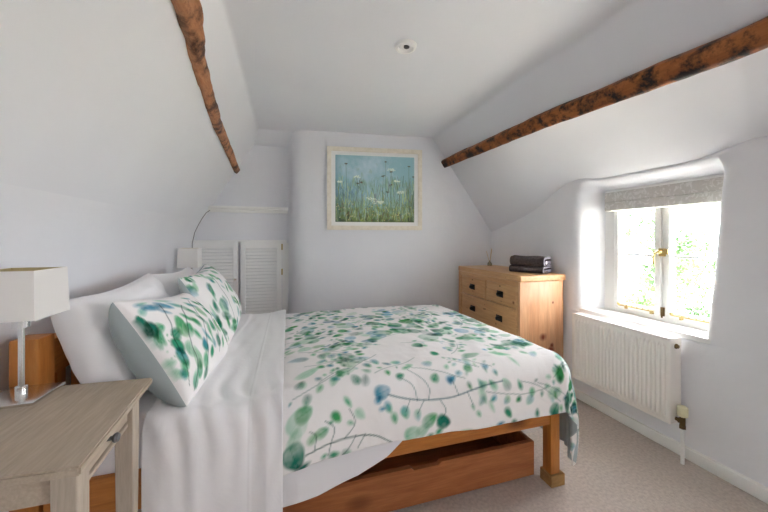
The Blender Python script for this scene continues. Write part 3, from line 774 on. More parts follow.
def paintA(cl, Wd, Hh):   # rolled-out pillow coordinates, near end at negative x
    r = random.Random(5)
    G, Bl = GREENS, BLUES
    cl.stem([(-.20, .14), (-.27, .02), (-.32, -.06), (-.36, -.15)], .0032); cl.stem([(-.08, .11), (-.20, .0), (-.24, -.10), (-.33, -.19)], .0032)
    cl.stem([(.03, .13), (-.05, .0), (-.13, -.09), (-.20, -.18)], .003); cl.stem([(.15, .12), (.08, -.02), (.0, -.14)], .003)
    for (x, y, l, w_, an, c, al, c2) in [
        (-.395, .082, .046, .040, 1.2, G[6], .95, G[2]), (-.365, .060, .044, .034, .2, G[2], .95, G[6]), (-.350, .030, .036, .03, .8, G[1], .8, G[0]), (-.385, .022, .034, .026, .4, G[0], .85, G[3]), (-.315, .055, .03, .022, 0, G[1], .8, None), (-.42, .05, .03, .022, .3, G[2], .8, None),
        (-.26, .135, .075, .024, -.15, Bl[1], .85, Bl[3]), (-.18, .130, .060, .024, -.5, Bl[3], .85, Bl[1]), (-.33, .130, .05, .02, .3, G[5], .85, Bl[2]), (-.11, .12, .055, .018, -.6, Bl[2], .85, G[1]), (-.22, .10, .04, .014, -.5, Bl[0], .8, None), (-.30, .165, .06, .018, .1, Bl[1], .7, G[3]),
        (-.205, .035, .048, .032, 1.0, G[4], .9, G[1]), (-.175, .012, .036, .026, .5, G[1], .85, None), (-.255, .014, .034, .026, .2, G[0], .9, G[2]), (-.29, -.018, .040, .034, .4, G[2], .9, G[0]), (-.315, -.052, .044, .034, .8, G[0], .9, Bl[0]), (-.335, -.083, .04, .024, .2, G[1], .85, G[3]),
        (-.245, -.046, .036, .026, .6, G[1], .8, G[3]), (-.225, -.092, .046, .032, 1.1, G[4], .85, G[3]), (-.245, -.13, .044, .030, .9, G[1], .85, G[2]), (-.30, -.155, .046, .032, 1.0, G[2], .75, G[5]), (-.362, -.105, .036, .024, -.2, Bl[1], .85, G[1]), (-.41, -.05, .05, .018, -.1, G[3], .75, None), (-.40, -.09, .06, .022, -.4, G[3], .7, G[1]),
        (-.14, .05, .038, .020, -1, G[1], .85, None), (-.11, .02, .04, .022, -.9, G[4], .85, G[0]), (-.15, -.02, .04, .018, -1.0, G[1], .8, None), (-.13, -.07, .038, .026, 1, G[0], .85, Bl[0]), (-.17, -.12, .04, .028, 1, G[1], .85, None), (-.19, -.17, .036, .026, .8, G[2], .8, None),
        (-.08, -.05, .05, .016, -1.1, Bl[1], .85, G[1]), (-.09, -.11, .036, .024, .9, G[0], .8, None), (-.06, .07, .05, .018, -.6, G[0], .85, None), (-.04, .02, .04, .02, -.9, G[2], .8, None), (-.02, -.03, .04, .022, 1, G[1], .85, None), (-.04, -.08, .036, .022, 1.1, Bl[0], .75, G[1]),
        (.0, .10, .05, .018, -.5, G[1], .85, Bl[0]), (.03, .05, .04, .022, -1, G[4], .85, None), (.04, -.02, .036, .026, .9, G[0], .85, None), (.02, -.09, .036, .026, 1, G[2], .85, None), (.09, .10, .05, .02, -.5, G[2], .85, G[4]), (.11, .04, .045, .026, -.9, G[0], .9, G[2]), (.10, -.03, .04, .026, 1, G[4], .85, None),
        (.16, .08, .04, .026, -.7, G[2], .9, None), (.18, .01, .045, .024, 1, G[0], .85, None), (.15, -.06, .036, .022, .9, G[1], .8, None), (.24, .05, .04, .024, -.7, G[4], .85, None), (.26, -.03, .04, .024, 1, G[1], .85, None), (.08, -.11, .036, .024, .9, G[1], .8, None), (-.14, .165, .06, .016, -.2, G[3], .8, Bl[2]), (.05, .15, .06, .018, -.2, G[1], .8, Bl[1])]:
        cl.leaf(x, y, l, w_, an, c, al, c2)
    for q in range(16): cl.leaf(-.33+r.uniform(-.05, .05), -.02+r.uniform(-.04, .05), .006, .006, 0, G[1], .8)
def paintB(cl, Wd, Hh):
    r = random.Random(9)
    cl.stem([(.20, .19), (.12, .05), (.05, -.18)], .003); cl.stem([(-.10, .19), (-.12, 0), (-.2, -.15)], .003)
    for q in range(105):
        x = r.uniform(-.42, .42); y = r.uniform(-.26, .26); l = r.uniform(.026, .055)
        cl.leaf(x, y, l, l*r.uniform(.35, .7), r.choice([-.7, 1.1])+r.uniform(-.4, .4), r.choice(BLUES) if r.random() < .15 else r.choice(GREENS), r.uniform(.6, .95), r.choice(GREENS))

def put(name, me, loc, lean, yaw, roll, label, group, cat='pillow'):
    o = bpy.data.objects.new(name, me); COL.objects.link(o)
    o.matrix_world = Matrix.Translation(loc) @ Matrix.Rotation(math.radians(yaw), 4, 'Z') @ Matrix.Rotation(math.radians(-lean), 4, 'Y') @ Matrix.Rotation(math.radians(roll), 4, 'X')
    return tag(o, label, cat, group)
pa = pillow_mesh('floral_pillow', .72, .42, .21, [M['floral'], M['lining']], 31, paintA, 190, 130, .006, 1.45)
pb = pillow_mesh('floral_pillow', .68, .44, .215, [M['floral'], M['lining']], 47, paintB, 150, 110)
put('floral_pillow', pa, (-.435, 1.59, .772), 32, 4, -8, 'leaf-print pillow with grey-blue back nearest the bedside table with the large lamp', 'leaf-print pillows')
put('floral_pillow', pb, (-.440, 2.215, .815), 30, 2, 2, 'leaf-print pillow at the far side of the bed in front of the louvred doors', 'leaf-print pillows')
pw = pillow_mesh('white_pillow', .74, .45, .22, [M['sheet']], 61, None, 120, 90, .018)
pw2 = pillow_mesh('white_pillow', .72, .43, .20, [M['sheet']], 77, None, 120, 90, .018)
put('white_pillow', pw, (-.640, 1.635, .795), 20, 0, 1, 'plain white pillow leaning on the headboard beside the grey bedside table', 'plain white pillows')
put('white_pillow', pw2, (-.632, 2.30, .80), 22, 0, -2, 'plain white pillow leaning on the headboard at the far side of the bed', 'plain white pillows')

# ------------------------------------------------------------------ drawer box under the bed
t = thing('underbed_drawer', 'long reddish pine storage drawer on the carpet under the bed', 'drawer', (.55, 1.62, 0))
bm = bmesh.new()
# front board with a shallow finger notch
xs = [-.66, -.03, -.015, .105, .12, .63]; hs = [.182, .182, .170, .170, .182, .182]
f0 = []; f1 = []
for x, h in zip(xs, hs):
    f0.append((bm.verts.new((x, -.30, .015)), bm.verts.new((x, -.30, h)))); f1.append((bm.verts.new((x, -.278, .015)), bm.verts.new((x, -.278, h))))
for k in range(len(xs)-1):
    bm.faces.new((f0[k][0], f0[k+1][0], f0[k+1][1], f0[k][1])); bm.faces.new((f1[k][0], f1[k][1], f1[k+1][1], f1[k+1][0]))
    bm.faces.new((f0[k][1], f0[k+1][1], f1[k+1][1], f1[k][1])); bm.faces.new((f0[k][0], f1[k][0], f1[k+1][0], f0[k+1][0]))
for k in (0, -1): bm.faces.new((f0[k][0], f0[k][1], f1[k][1], f1[k][0]))
obj('front_panel', bm, M['redwood'], t, smooth=False)
obj('side_panel', bx(.608, .63, -.277, .30, .015, .182, bev=.002), M['redwood'], t)
obj('side_panel', bx(-.66, -.638, -.277, .30, .015, .182, bev=.002), M['redwood'], t)
obj('back_panel', bx(-.637, .607, .278, .30, .015, .182, bev=.002), M['redwood'], t)
obj('bottom_panel', bx(-.637, .607, -.277, .277, .022, .030), M['redwood'], t)
for xx in (-.5, .47):
    for yy in (-.2, .2):
        bm = bmesh.new(); lathe(bm, [(.012, 0), (.014, .004), (.014, .014), (.01, .0215)], (xx, yy, 0), 12)
        obj('caster', bm, M['black'], t)

# ------------------------------------------------------------------ near bedside table
t = thing('bedside_table', 'limed grey oak bedside table with one drawer, in the near left corner', 'bedside table', (-.62, 1.0, 0))
bt = t
def quadslab(bm, pts, z0, z1, bev):
    lo = [bm.verts.new((x, y, z0)) for x, y in pts]; hi = [bm.verts.new((x, y, z1)) for x, y in pts]
    n = len(pts); bm.faces.new(lo[::-1]); bm.faces.new(hi)
    for k in range(n): bm.faces.new((lo[k], lo[(k+1) % n], hi[(k+1) % n], hi[k]))
    bmesh.ops.bevel(bm, geom=bm.edges[:], offset=bev, segments=2, affect='EDGES')
bm = bmesh.new(); quadslab(bm, [(-.225, -.196), (.224, -.218), (.196, .220), (-.225, .244)], .725, .745, .004)
obj('tabletop', bm, M['grey_oak'], t)
def leg(xa, ya, w0=.044, w1=.032):
    bm = bmesh.new()
    lo = [bm.verts.new((xa+dx*w1/2, ya+dy*w1/2, 0)) for dx, dy in ((-1, -1), (1, -1), (1, 1), (-1, 1))]
    mi = [bm.verts.new((xa+dx*w0/2, ya+dy*w0/2, .62)) for dx, dy in ((-1, -1), (1, -1), (1, 1), (-1, 1))]
    hi = [bm.verts.new((xa+dx*w0/2, ya+dy*w0/2, .725)) for dx, dy in ((-1, -1), (1, -1), (1, 1), (-1, 1))]
    bm.faces.new(lo); bm.faces.new(hi)
    for a_, b_ in ((lo, mi), (mi, hi)):
        for k in range(4): bm.faces.new((a_[k], a_[(k+1) % 4], b_[(k+1) % 4], b_[k]))
    bmesh.ops.bevel(bm, geom=bm.edges[:], offset=.002, segments=1, affect='EDGES')
    return bm
for (xa, ya) in ((.190, -.182), (.172, .105), (-.195, -.170), (-.195, .130)): obj('leg', leg(xa, ya), M['grey_oak_z'], t)
obj('apron', bx(-.172, .167, -.190, -.174, .665, .7245, bev=.002), M['grey_oak'], t)
obj('apron', bx(-.172, .149, .100, .118, .665, .7245, bev=.002), M['grey_oak'], t)
obj('apron', bx(-.205, -.187, -.147, .107, .665, .7245, bev=.002), M['grey_oak'], t)
bm = bmesh.new(); quadslab(bm, [(.172, -.159), (.200, -.159), (.184, .082), (.158, .082)], .662, .676, .002)
obj('drawer_rail', bm, M['grey_oak'], t)
bm = bmesh.new(); quadslab(bm, [(.180, -.157), (.1985, -.157), (.1830, .080), (.164, .080)], .680, .7235, .002)
dr = obj('drawer', bm, M['grey_oak'], t)
bm = bmesh.new(); lathe(bm, [(.006, 0), (.005, .010), (.010, .014), (.012, .019), (.009, .024)], (.1915, -.045, .703), 20, Matrix.Rotation(PI/2, 3, 'Y'))
obj('knob', bm, M['pewter'], dr)
# far bedside table (behind the pillows)
t2 = dup(bt, 'grey oak bedside table mostly hidden behind the far pillows, carrying the small-looking lamp', (-.665, 2.985, 0))
t2.scale = (.80, .85, .93)

# ------------------------------------------------------------------ lamps
def lamp(loc, label):
    t = thing('table_lamp', label, 'lamp', loc, 0, 'square-shaded bedside lamps')
    bm = bmesh.new(); box(bm, -.066, .066, -.066, .066, .003, .011, bev=.0015); box(bm, -.06, .06, -.06, .06, 0, .003)
    obj('base', bm, M['chrome'], t)
    bm = bmesh.new(); lathe(bm, [(.013, .011), (.013, .034), (.011, .036), (.0068, .037), (.0068, .20), (.019, .202), (.019, .225), (.009, .226), (.009, .25)], (0, 0, 0), 28)
    obj('stem', bm, M['chrome'], t)
    z0, z1, a0, a1 = .232, .366, .072, .068
    def shell(a0, a1, z0, z1, flip):
        bm = bmesh.new()
        c = ((-1, -1), (1, -1), (1, 1), (-1, 1))
        lo = [bm.verts.new((x*a0, y*a0, z0)) for x, y in c]; hi = [bm.verts.new((x*a1, y*a1, z1)) for x, y in c]
        for k in range(4): bm.faces.new((lo[k], lo[(k+1) % 4], hi[(k+1) % 4], hi[k]))
        return bm
    s = obj('lamp_shade', shell(a0, a1, z0, z1, 0), M['shade'], t, smooth=False)
    md = s.modifiers.new('s', 'SOLIDIFY'); md.thickness = .002; md.offset = 0
    s2 = obj('shade_lining', shell(a0-.0022, a1-.0022, z0+.001, z1-.001, 1), M['shade_in'], s, smooth=False)
    bm = bmesh.new()
    for dx, dy in ((1, 0), (0, 1)): tube(bm, [(-a1*dx, -a1*dy, z1-.02), (0, 0, z1-.03), (a1*dx, a1*dy, z1-.02)], .0018, 8)
    obj('shade_carrier', bm, M['chrome'], t)
    bm = bmesh.new(); lathe(bm, [(.012, .25), (.013, .262), (.024, .285), (.026, .30), (.018, .322), (.004, .332)], (0, 0, 0), 20)
    obj('bulb', bm, M['label_white'], t)
    return t
l1 = lamp((-.725, 1.165, .7455), 'bedside lamp with square cream shade on the near grey table, chrome stem and plate base')
l2 = dup(l1, 'bedside lamp with square cream shade seen small beyond the far pillows', (-.765, 2.95, .7455*.93+.046))
l2.location.z = .745*.93+.0005
l2.scale = (1.0, 1.0, 1.16)

# ------------------------------------------------------------------ chest of drawers
t = thing('chest_of_drawers', 'waxed pine chest of drawers with black cup handles against the right wall', 'chest of drawers', (1.865, 2.45, 0))
xa, xb, ya, yb = -.205, .205, -.45, .45
obj('side_panel', bx(xa, xb, ya, ya+.022, .06, .868, bev=.008), M['waxpine_z'], t)
obj('side_panel', bx(xa, xb, yb-.022, yb, .06, .868, bev=.004), M['waxpine_z'], t)
obj('back_panel', bx(xb-.012, xb, ya+.0225, yb-.0225, .06, .867), M['waxpine_y'], t, smooth=False)
obj('top', bx(xa-.012, xb+.005, ya-.018, yb-.012, .869, .918, bev=.012, seg=4), M['waxpine_y'], t)
obj('plinth', bx(xa-.006, xb, ya-.008, yb, 0, .075, bev=.006), M['waxpine_y'], t)
rows_ = [(.655, .828), (.440, .640), (.260, .425), (.090, .245)]
bm = bmesh.new()
box(bm, xa, xa+.02, ya+.0225, ya+.047, .076, .868, bev=.002); box(bm, xa, xa+.02, yb-.047, yb-.0225, .076, .868, bev=.002)
zz = [(.8285, .868), (.6405, .6545), (.4255, .4395), (.2455, .2595), (.076, .0895)]
for a_, b_ in zz: box(bm, xa, xa+.02, ya+.047, yb-.047, a_, b_, bev=.0015)
box(bm, xa, xa+.02, -.011, .003, .6545, .8285, bev=.0015)
obj('front_frame', bm, M['waxpine_y'], t)
def handle(parent, y, z):
    bm = bmesh.new()
    box(bm, xa+.003, xa+.0075, y-.038, y+.038, z-.024, z+.026, bev=.0014)
    # arched cup
    n = 10; pr = [(.0, .020), (.014, .017), (.022, .006), (.021, -.010), (.016, -.013)]
    rr = []
    for k in range(n+1):
        f = -1+2*k/n; sc = max(.15, (1-f*f)**.5)
        rr.append([bm.verts.new((xa+.003-px*1.3*sc, y+f*.029, z+pz*(.55+.45*sc))) for px, pz in pr])
    for k in range(n):
        for q in range(4): bm.faces.new((rr[k][q], rr[k+1][q], rr[k+1][q+1], rr[k][q+1]))
    o = obj('handle', bm, M['black'], parent); return o
for ri, (z0, z1) in enumerate(rows_):
    spans = [(ya+.049, -.0125), (.0045, yb-.049)] if ri == 0 else [(ya+.049, yb-.049)]
    for (p, q) in spans:
        d = obj('drawer', bx(xa+.007, xb-.03, p+.0015, q-.0015, z0+.003, z1-.003, bev=.003), M['waxpine_y'], t)
        zc = (z0+z1)/2-.002
        if ri == 0: handle(d, (p+q)/2, zc)
        else: handle(d, p+.205, zc); handle(d, q-.205, zc)
        bm = bmesh.new(); lathe(bm, [(.006, 0), (.007, .001), (.006, .002)], (xa+.006, (p+q)/2, z1-.022 if ri == 0 else zc+.035), 14, Matrix.Rotation(-PI/2, 3, 'Y'))
        obj('keyhole', bm, M['darkbrass'], d)

# folded towels: rounded wraps with layered ends --------------------------------
def towel(name, loc, rz, L_, Wd, H, label, light_tag):
    """a towel folded into a flat roll-edged pack: spiral section in (w,z), extruded along l"""
    t = thing(name, label, 'towel', loc, rz, 'folded towels on the chest')
    hw = Wd/2; th = H/4
    path = []
    def arc(cx, cz, r, a0, a1, n=8):
        for k in range(n+1):
            a_ = a0+(a1-a0)*k/n; path.append((cx+r*math.cos(a_), cz+r*math.sin(a_)))
    h1 = H/2-th/2
    path.append((hw*.92, th/2)); path.append((0, th/2)); path.append((-hw+h1, th/2))
    arc(-hw+h1, H/2, h1, -PI/2, -PI*1.5)
    path.append((0, H-th/2+.003)); path.append((hw-h1, H-th/2))
    arc(hw-h1, H-th/2-(h1*.62), h1*.62, PI/2, -PI/2)
    path.append((0, H-th/2-h1*1.22)); path.append((-hw*.7, H-th/2-h1*1.2))
    rows = []
    ls = np.linspace(-L_/2, L_/2, 26)
    for l in ls:
        r_ = []
        for (w_, z_) in path:
            wv = .003*noise.noise(Vector((w_*14, l*10, z_*20+loc[1]*9)))+.002*math.sin(l*30+w_*9)
            r_.append((l, w_*(1-.03*math.cos(l*9)), z_+wv*min(1, z_/H*1.5)))
        rows.append(r_)
    o = grid('folded_layers', np.array(rows), [M['towel'], M['towel'], M['towel_light']], t)
    md = o.modifiers.new('s', 'SOLIDIFY'); md.thickness = th*.98; md.offset = 0; md.material_offset_rim = 2
    md2 = o.modifiers.new('b', 'BEVEL'); md2.width = .003; md2.segments = 2; md2.limit_method = 'ANGLE'
    if light_tag:
        g = obj('care_label', bx(L_/2+.0005, L_/2+.0035, -.055, -.028, th*.9, th*2.3, bev=.0008), M['label_white'], t)
    return t
towel('folded_towel', (1.925, 2.195, .9185), math.radians(-62), .27, .20, .054, 'dark grey folded towel, the lower of the two on the pine chest', False)
towel('folded_towel', (1.924, 2.190, .9745), math.radians(-60), .265, .192, .074, 'dark grey folded towel with white tag, lying on top of the other one', True)

# reed diffuser
t = thing('reed_diffuser', 'tiny clear glass reed diffuser at the back of the pine chest', 'diffuser', (1.95, 2.79, .9185))
bm = bmesh.new(); lathe(bm, [(.020, 0), (.024, .004), (.024, .022), (.018, .034), (.009, .042), (.009, .052), (.0105, .054), (.007, .054), (.007, .042), (.015, .032), (.021, .021), (.021, .006), (.001, .004)], (0, 0, 0), 24)
obj('bottle', bm, M['bottle'], t)
for (dx, dy, h) in ((.040, .02, .165), (.014, -.01, .175), (-.030, .012, .150)):
    obj('reed', tb([(-dx*.3, -dy*.3, .008), (dx*.25, dy*.25, .055), (dx, dy, h)], .0022, 8), M['reed'], t)

# ------------------------------------------------------------------ radiator
t = thing('radiator', 'white double panel radiator below the window', 'radiator', (2.012, 1.515, 0))
RY0, RY1, RZ0, RZ1 = -.305, .305, .195, .655
# corrugated panels
def panel(x, sgn):
    yy = np.linspace(RY0, RY1, 480); zz_ = np.array([RZ0, RZ0+.004, RZ0+.020, RZ0+.024, RZ0+.034, RZ0+.046, .36, .5, RZ1-.052, RZ1-.040, RZ1-.030, RZ1-.012, RZ1-.003])
    rows = []
    for y in yy:
        ph = ((y-RY0-.012)/((RY1-RY0-.024)/24)) % 1
        inside = RY0+.014 < y < RY1-.014
        fl = 0 if not inside else (1-min(1, max(0, abs(ph-.5)*2-.40)/.22))
        r_ = []
        for z in zz_:
            e = np.interp(z, [RZ0, RZ0+.024, RZ0+.046, RZ1-.052, RZ1-.030, RZ1], [0, 0, 1, 1, 0, 0])
            rim = .004 if z < RZ0+.002 or z > RZ1-.004 else 0
            r_.append((x+sgn*(-.013*fl*e+rim), y, z))
        rows.append(r_)
    o = grid('radiator_panel', np.array(rows), M['rad'], t)
    md = o.modifiers.new('s', 'SOLIDIFY'); md.thickness = .003; md.offset = 0
panel(-.042, 1); panel(.035, -1)
obj('side_cover', bx(-.046, .038, RY0-.006, RY0-.002, RZ0+.005, RZ1+.002, bev=.0015), M['rad'], t)
obj('side_cover', bx(-.046, .038, RY1+.002, RY1+.006, RZ0+.005, RZ1+.002, bev=.0015), M['rad'], t)
bm = bmesh.new()
box(bm, -.047, -.036, RY0-.006, RY1+.006, RZ1-.003, RZ1+.004, bev=.0015); box(bm, .028, .039, RY0-.006, RY1+.006, RZ1-.003, RZ1+.004, bev=.0015)
k = 0
while RY0+.01+k*.014 < RY1-.01:
    y = RY0+.01+k*.014; box(bm, -.037, .029, y, y+.005, RZ1-.002, RZ1+.002); k += 1
obj('top_grille', bm, M['rad'], t)
bm = bmesh.new(); lathe(bm, [(.014, 0), (.014, .004), (.010, .006), (.010, .012), (.004, .014)], (-.004, RY0-.006, RZ1-.040), 18, Matrix.Rotation(PI/2, 3, 'X'))
obj('bleed_plug', bm, M['darkbrass'], t)
bm = bmesh.new()
tube(bm, [(-.004, RY0+.01, .225), (-.004, RY0-.030, .225)], .010, 14); tube(bm, [(-.004, RY0-.018, .225), (-.004, RY0-.030, .225)], .0145, 6)
tube(bm, [(-.004, RY0-.036, .196), (-.004, RY0-.036, .252)], .0125, 14); tube(bm, [(-.004, RY0-.036, .188), (-.004, RY0-.036, .203)], .0155, 6)
vb = obj('valve_body', bm, M['darkbrass'], t)
bm = bmesh.new()
n = 36; prf = [(.019, .252), (.0225, .256), (.0235, .29), (.022, .302), (.016, .306)]
rg = []
for r_, h in prf:
    rg.append([bm.verts.new((-.004+(r_-(.0022 if k % 3 == 0 and .25 < h < .295 else 0))*math.cos(2*PI*k/n), RY0-.036+(r_-(.0022 if k % 3 == 0 and .25 < h < .295 else 0))*math.sin(2*PI*k/n), h)) for k in range(n)])
for i in range(len(rg)-1):
    for k in range(n): bm.faces.new((rg[i][k], rg[i][(k+1) % n], rg[i+1][(k+1) % n], rg[i+1][k]))
bm.faces.new(rg[0]); bm.faces.new(rg[-1])
obj('valve_head', bm, M['rad_valve'], t)
obj('supply_pipe', tb([(-.004, RY0-.036, .19), (-.004, RY0-.036, .0)], .0085, 12), M['gloss_white'], t)
obj('supply_pipe', tb([(-.004, RY1-.01, .225), (-.004, RY1+.03, .222), (-.004, RY1+.036, .21), (-.004, RY1+.036, .0)], .0085, 12), M['gloss_white'], t)
for q in (-.20, .17): obj('wall_bracket', bx(.040, .077, q, q+.03, .25, .62), M['rad'], t)

# ------------------------------------------------------------------ painting
t = thing('framed_painting', 'cream-framed painting of wildflowers and grasses under a blue sky on the back wall', 'picture', (.823, 3.040, 1.68), -math.atan(.1405))
w_, h_ = .470, .402
bm = bmesh.new()
for (x0, x1, z0, z1) in ((-w_, w_, h_-.042, h_), (-w_, w_, -h_, -h_+.042), (-w_, -w_+.042, -h_+.0421, h_-.0421), (w_-.042, w_, -h_+.0421, h_-.0421)):
    box(bm, x0, x1, -.014, .014, z0, z1, bev=.003)
obj('picture_frame', bm, M['frame_cream'], t)
obj('mount', bx(-w_+.04, w_-.04, -.002, .010, -h_+.04, h_-.04), M['mount'], t, smooth=False)
nu, nv = 260, 220
uu = np.linspace(-w_+.080, w_-.080, nu); vv = np.linspace(-h_+.078, h_-.078, nv)
Uu, Vv = np.meshgrid(uu, vv, indexing='ij')
Pp = np.stack([Uu, np.full_like(Uu, -.0035), Vv], -1)
pt = grid('painted_sheet', Pp, M['print'], t, smooth=False)
fx = (Uu.ravel()-uu[0])/(uu[-1]-uu[0]); fy = (Vv.ravel()-vv[0])/(vv[-1]-vv[0])
def C3(*a): return np.array(lin(*a)[:3])
sky = C3(138, 178, 192); haze = C3(186, 204, 218); green = C3(122, 156, 134); dk = C3(58, 74, 46); olive = C3(112, 132, 66)
n1 = fbm(fx*9, fy*9, 70, 5)*1.5; n2 = fbm(fx*60, fy*24, 71, 4)*1.5; n3 = fbm(fx*90, fy*60, 72, 3)*1.4
def mixk(a_, b_, k): k = np.clip(k, 0, 1)[:, None]; return a_*(1-k)+b_*k
c = np.tile(sky, (fx.size, 1))
c = mixk(c, haze, .5*np.exp(-((fx-.35)/.25)**2-((fy-.8)/.2)**2)+.4*n1+.12*n3)
c = mixk(c, green, np.clip((.70-fy)*2.0+.4*n2+.3*n1, .15, .85))
c = mixk(c, C3(150, 184, 196), .8*np.exp(-((fx-.47)/.22)**2-((fy-.40)/.13)**2)+.2*n3*(fy < .6))
c = mixk(c, C3(92, 128, 156), .5*np.exp(-((fx-.15)/.16)**2-((fy-.42)/.14)**2)*(1+n3))
c = mixk(c, olive, np.clip((.30-fy)*4+.5*n3, 0, .95))
c = mixk(c, dk, np.clip((.13-fy)*5+.6*n2, 0, .8)+.65*np.exp(-((fx-.0)/.2)**2-((fy-.18)/.14)**2)+.6*np.exp(-((fx-1)/.12)**2-((fy-.3)/.3)**2))
c = mixk(c, C3(60, 110, 130), .35*np.clip(1-fx*12, 0, 1))
r = random.Random(4)
def stroke(x0_, y0_, x1_, y1_, w, col, al):
    d = np.array([x1_-x0_, y1_-y0_]); l2 = (d**2).sum()+1e-9
    k = np.clip(((fx-x0_)*d[0]+(fy-y0_)*d[1])/l2, 0, 1); ds = np.hypot((fx-x0_-k*d[0]), (fy-y0_-k*d[1]))
    a_ = np.clip(1.3-ds/w, 0, 1)*al; i = a_ > 0; c[i] = c[i]*(1-a_[i][:, None])+col*a_[i][:, None]
cols = [C3(150, 176, 96), C3(60, 88, 52), C3(190, 200, 140), C3(84, 112, 60), C3(120, 150, 110), C3(96, 76, 56), C3(160, 190, 190)]
for q in range(520):
    x = r.random(); y = r.random()**1.3*.55; l = r.uniform(.04, .22)
    stroke(x, y, x+r.uniform(-.04, .04), y+l, r.uniform(.002, .0045), r.choice(cols), r.uniform(.35, .8))
for (x, y, rr_, wht) in [(.13, .87, .018, 0), (.27, .68, .045, 1), (.27, .58, .02, 0), (.05, .60, .03, 1), (.32, .60, .02, 0), (.70, .80, .05, 1), (.70, .77, .022, 0), (.60, .70, .03, 0), (.77, .63, .04, 1), (.69, .57, .018, 0), (.93, .86, .014, 0), (.99, .70, .02, 0), (.50, .32, .08, 1), (.82, .46, .05, 1), (.65, .46, .02, 0), (.56, .30, .05, 1), (.43, .36, .05, 1), (.63, .92, .014, 0)]:
    stroke(x+r.uniform(-.03, .03), .2, x, y, .003, C3(86, 112, 84), .75)
    for q in range(26 if wht else 12):
        aa = r.uniform(0, 2*PI); d_ = rr_*r.random()**.5
        px, py = x+math.cos(aa)*d_, y+math.sin(aa)*d_*.45
        stroke(px, py, px+.004, py, .006, C3(214, 222, 206) if wht else r.choice([C3(96, 62, 60), C3(70, 84, 62)]), .8)
for q in range(70):
    x = r.random(); y = r.random()*.3
    stroke(x, y, x+.006, y+.004, .006, r.choice([C3(196, 176, 120), C3(214, 214, 170), C3(120, 60, 50), C3(176, 190, 90)]), .7)
setcol(pt.data, np.clip(c*1.22+.015, 0, .95))

# ------------------------------------------------------------------ alcove cupboard with louvred doors
t = thing('alcove_cupboard', 'white alcove cupboard front with two louvred doors beyond the bed', 'cupboard', (-.45, 3.40, 0))
bm = bmesh.new()
box(bm, -.405, .435, .004, .034, 1.150, 1.178, bev=.002); box(bm, .392, .455, .004, .034, 0, 1.150, bev=.002); box(bm, -.405, .392, .004, .034, 0, .06, bev=.002)
obj('cupboard_frame', bm, M['louvre'], t)
for di, (a_, b_) in enumerate(((-.400, -.016), (.006, .388))):
    bm = bmesh.new(); st = .045
    box(bm, a_, a_+st, -.022, 0, .065, 1.166, bev=.002); box(bm, b_-st, b_, -.022, 0, .065, 1.166, bev=.002)
    box(bm, a_+st, b_-st, -.022, 0, .065, .15, bev=.002); box(bm, a_+st, b_-st, -.022, 0, 1.105, 1.166, bev=.002)
    z = .155
    while z < 1.10:
        # one slanting slat
        vs = [bm.verts.new(p) for p in ((a_+st, -.020, z), (b_-st, -.020, z), (b_-st, -.004, z+.0262), (a_+st, -.004, z+.0262), (a_+st, -.015, z-.003), (b_-st, -.015, z-.003), (b_-st, .001, z+.0232), (a_+st, .001, z+.0232))]
        for q in ((0, 1, 2, 3), (4, 7, 6, 5), (0, 4, 5, 1), (2, 6, 7, 3)): bm.faces.new([vs[i] for i in q])
        z += .0325
    d = obj('louvred_door', bm, M['louvre'], t, smooth=False)
    if di == 1:
        for hz in (.86, 1.11): obj('hinge', bx(b_-.004, b_+.010, -.026, .0, hz-.03, hz+.03, bev=.002), M['brass'], d)
    else:
        bm = bmesh.new(); lathe(bm, [(.006, 0), (.006, .012), (.012, .018), (.010, .026)], (b_-.02, -.022, .80), 14, Matrix.Rotation(PI/2, 3, 'X')); obj('knob', bm, M['chrome'], d)
sh = bx(-.735, .0, 3.35, 3.438, 1.480, 1.506, bev=.003)
box(sh, -.745, -.005, 3.40, 3.435, 1.450, 1.4795, bev=.002)
tag(obj('wall_shelf', sh, M['gloss_white']), 'narrow cream shelf running across the alcove above the louvred doors', 'shelf')
tag(obj('electric_cable', tb([(-.705, 3.36, 1.462), (-.735, 3.345, 1.435), (-.765, 3.34, 1.385), (-.795, 3.335, 1.325), (-.826, 3.33, 1.25), (-.846, 3.33, 1.15), (-.848, 3.33, .6)], .0035, 8), M['cable']), 'thin grey cable hanging down the alcove corner from the shelf end', 'cable')

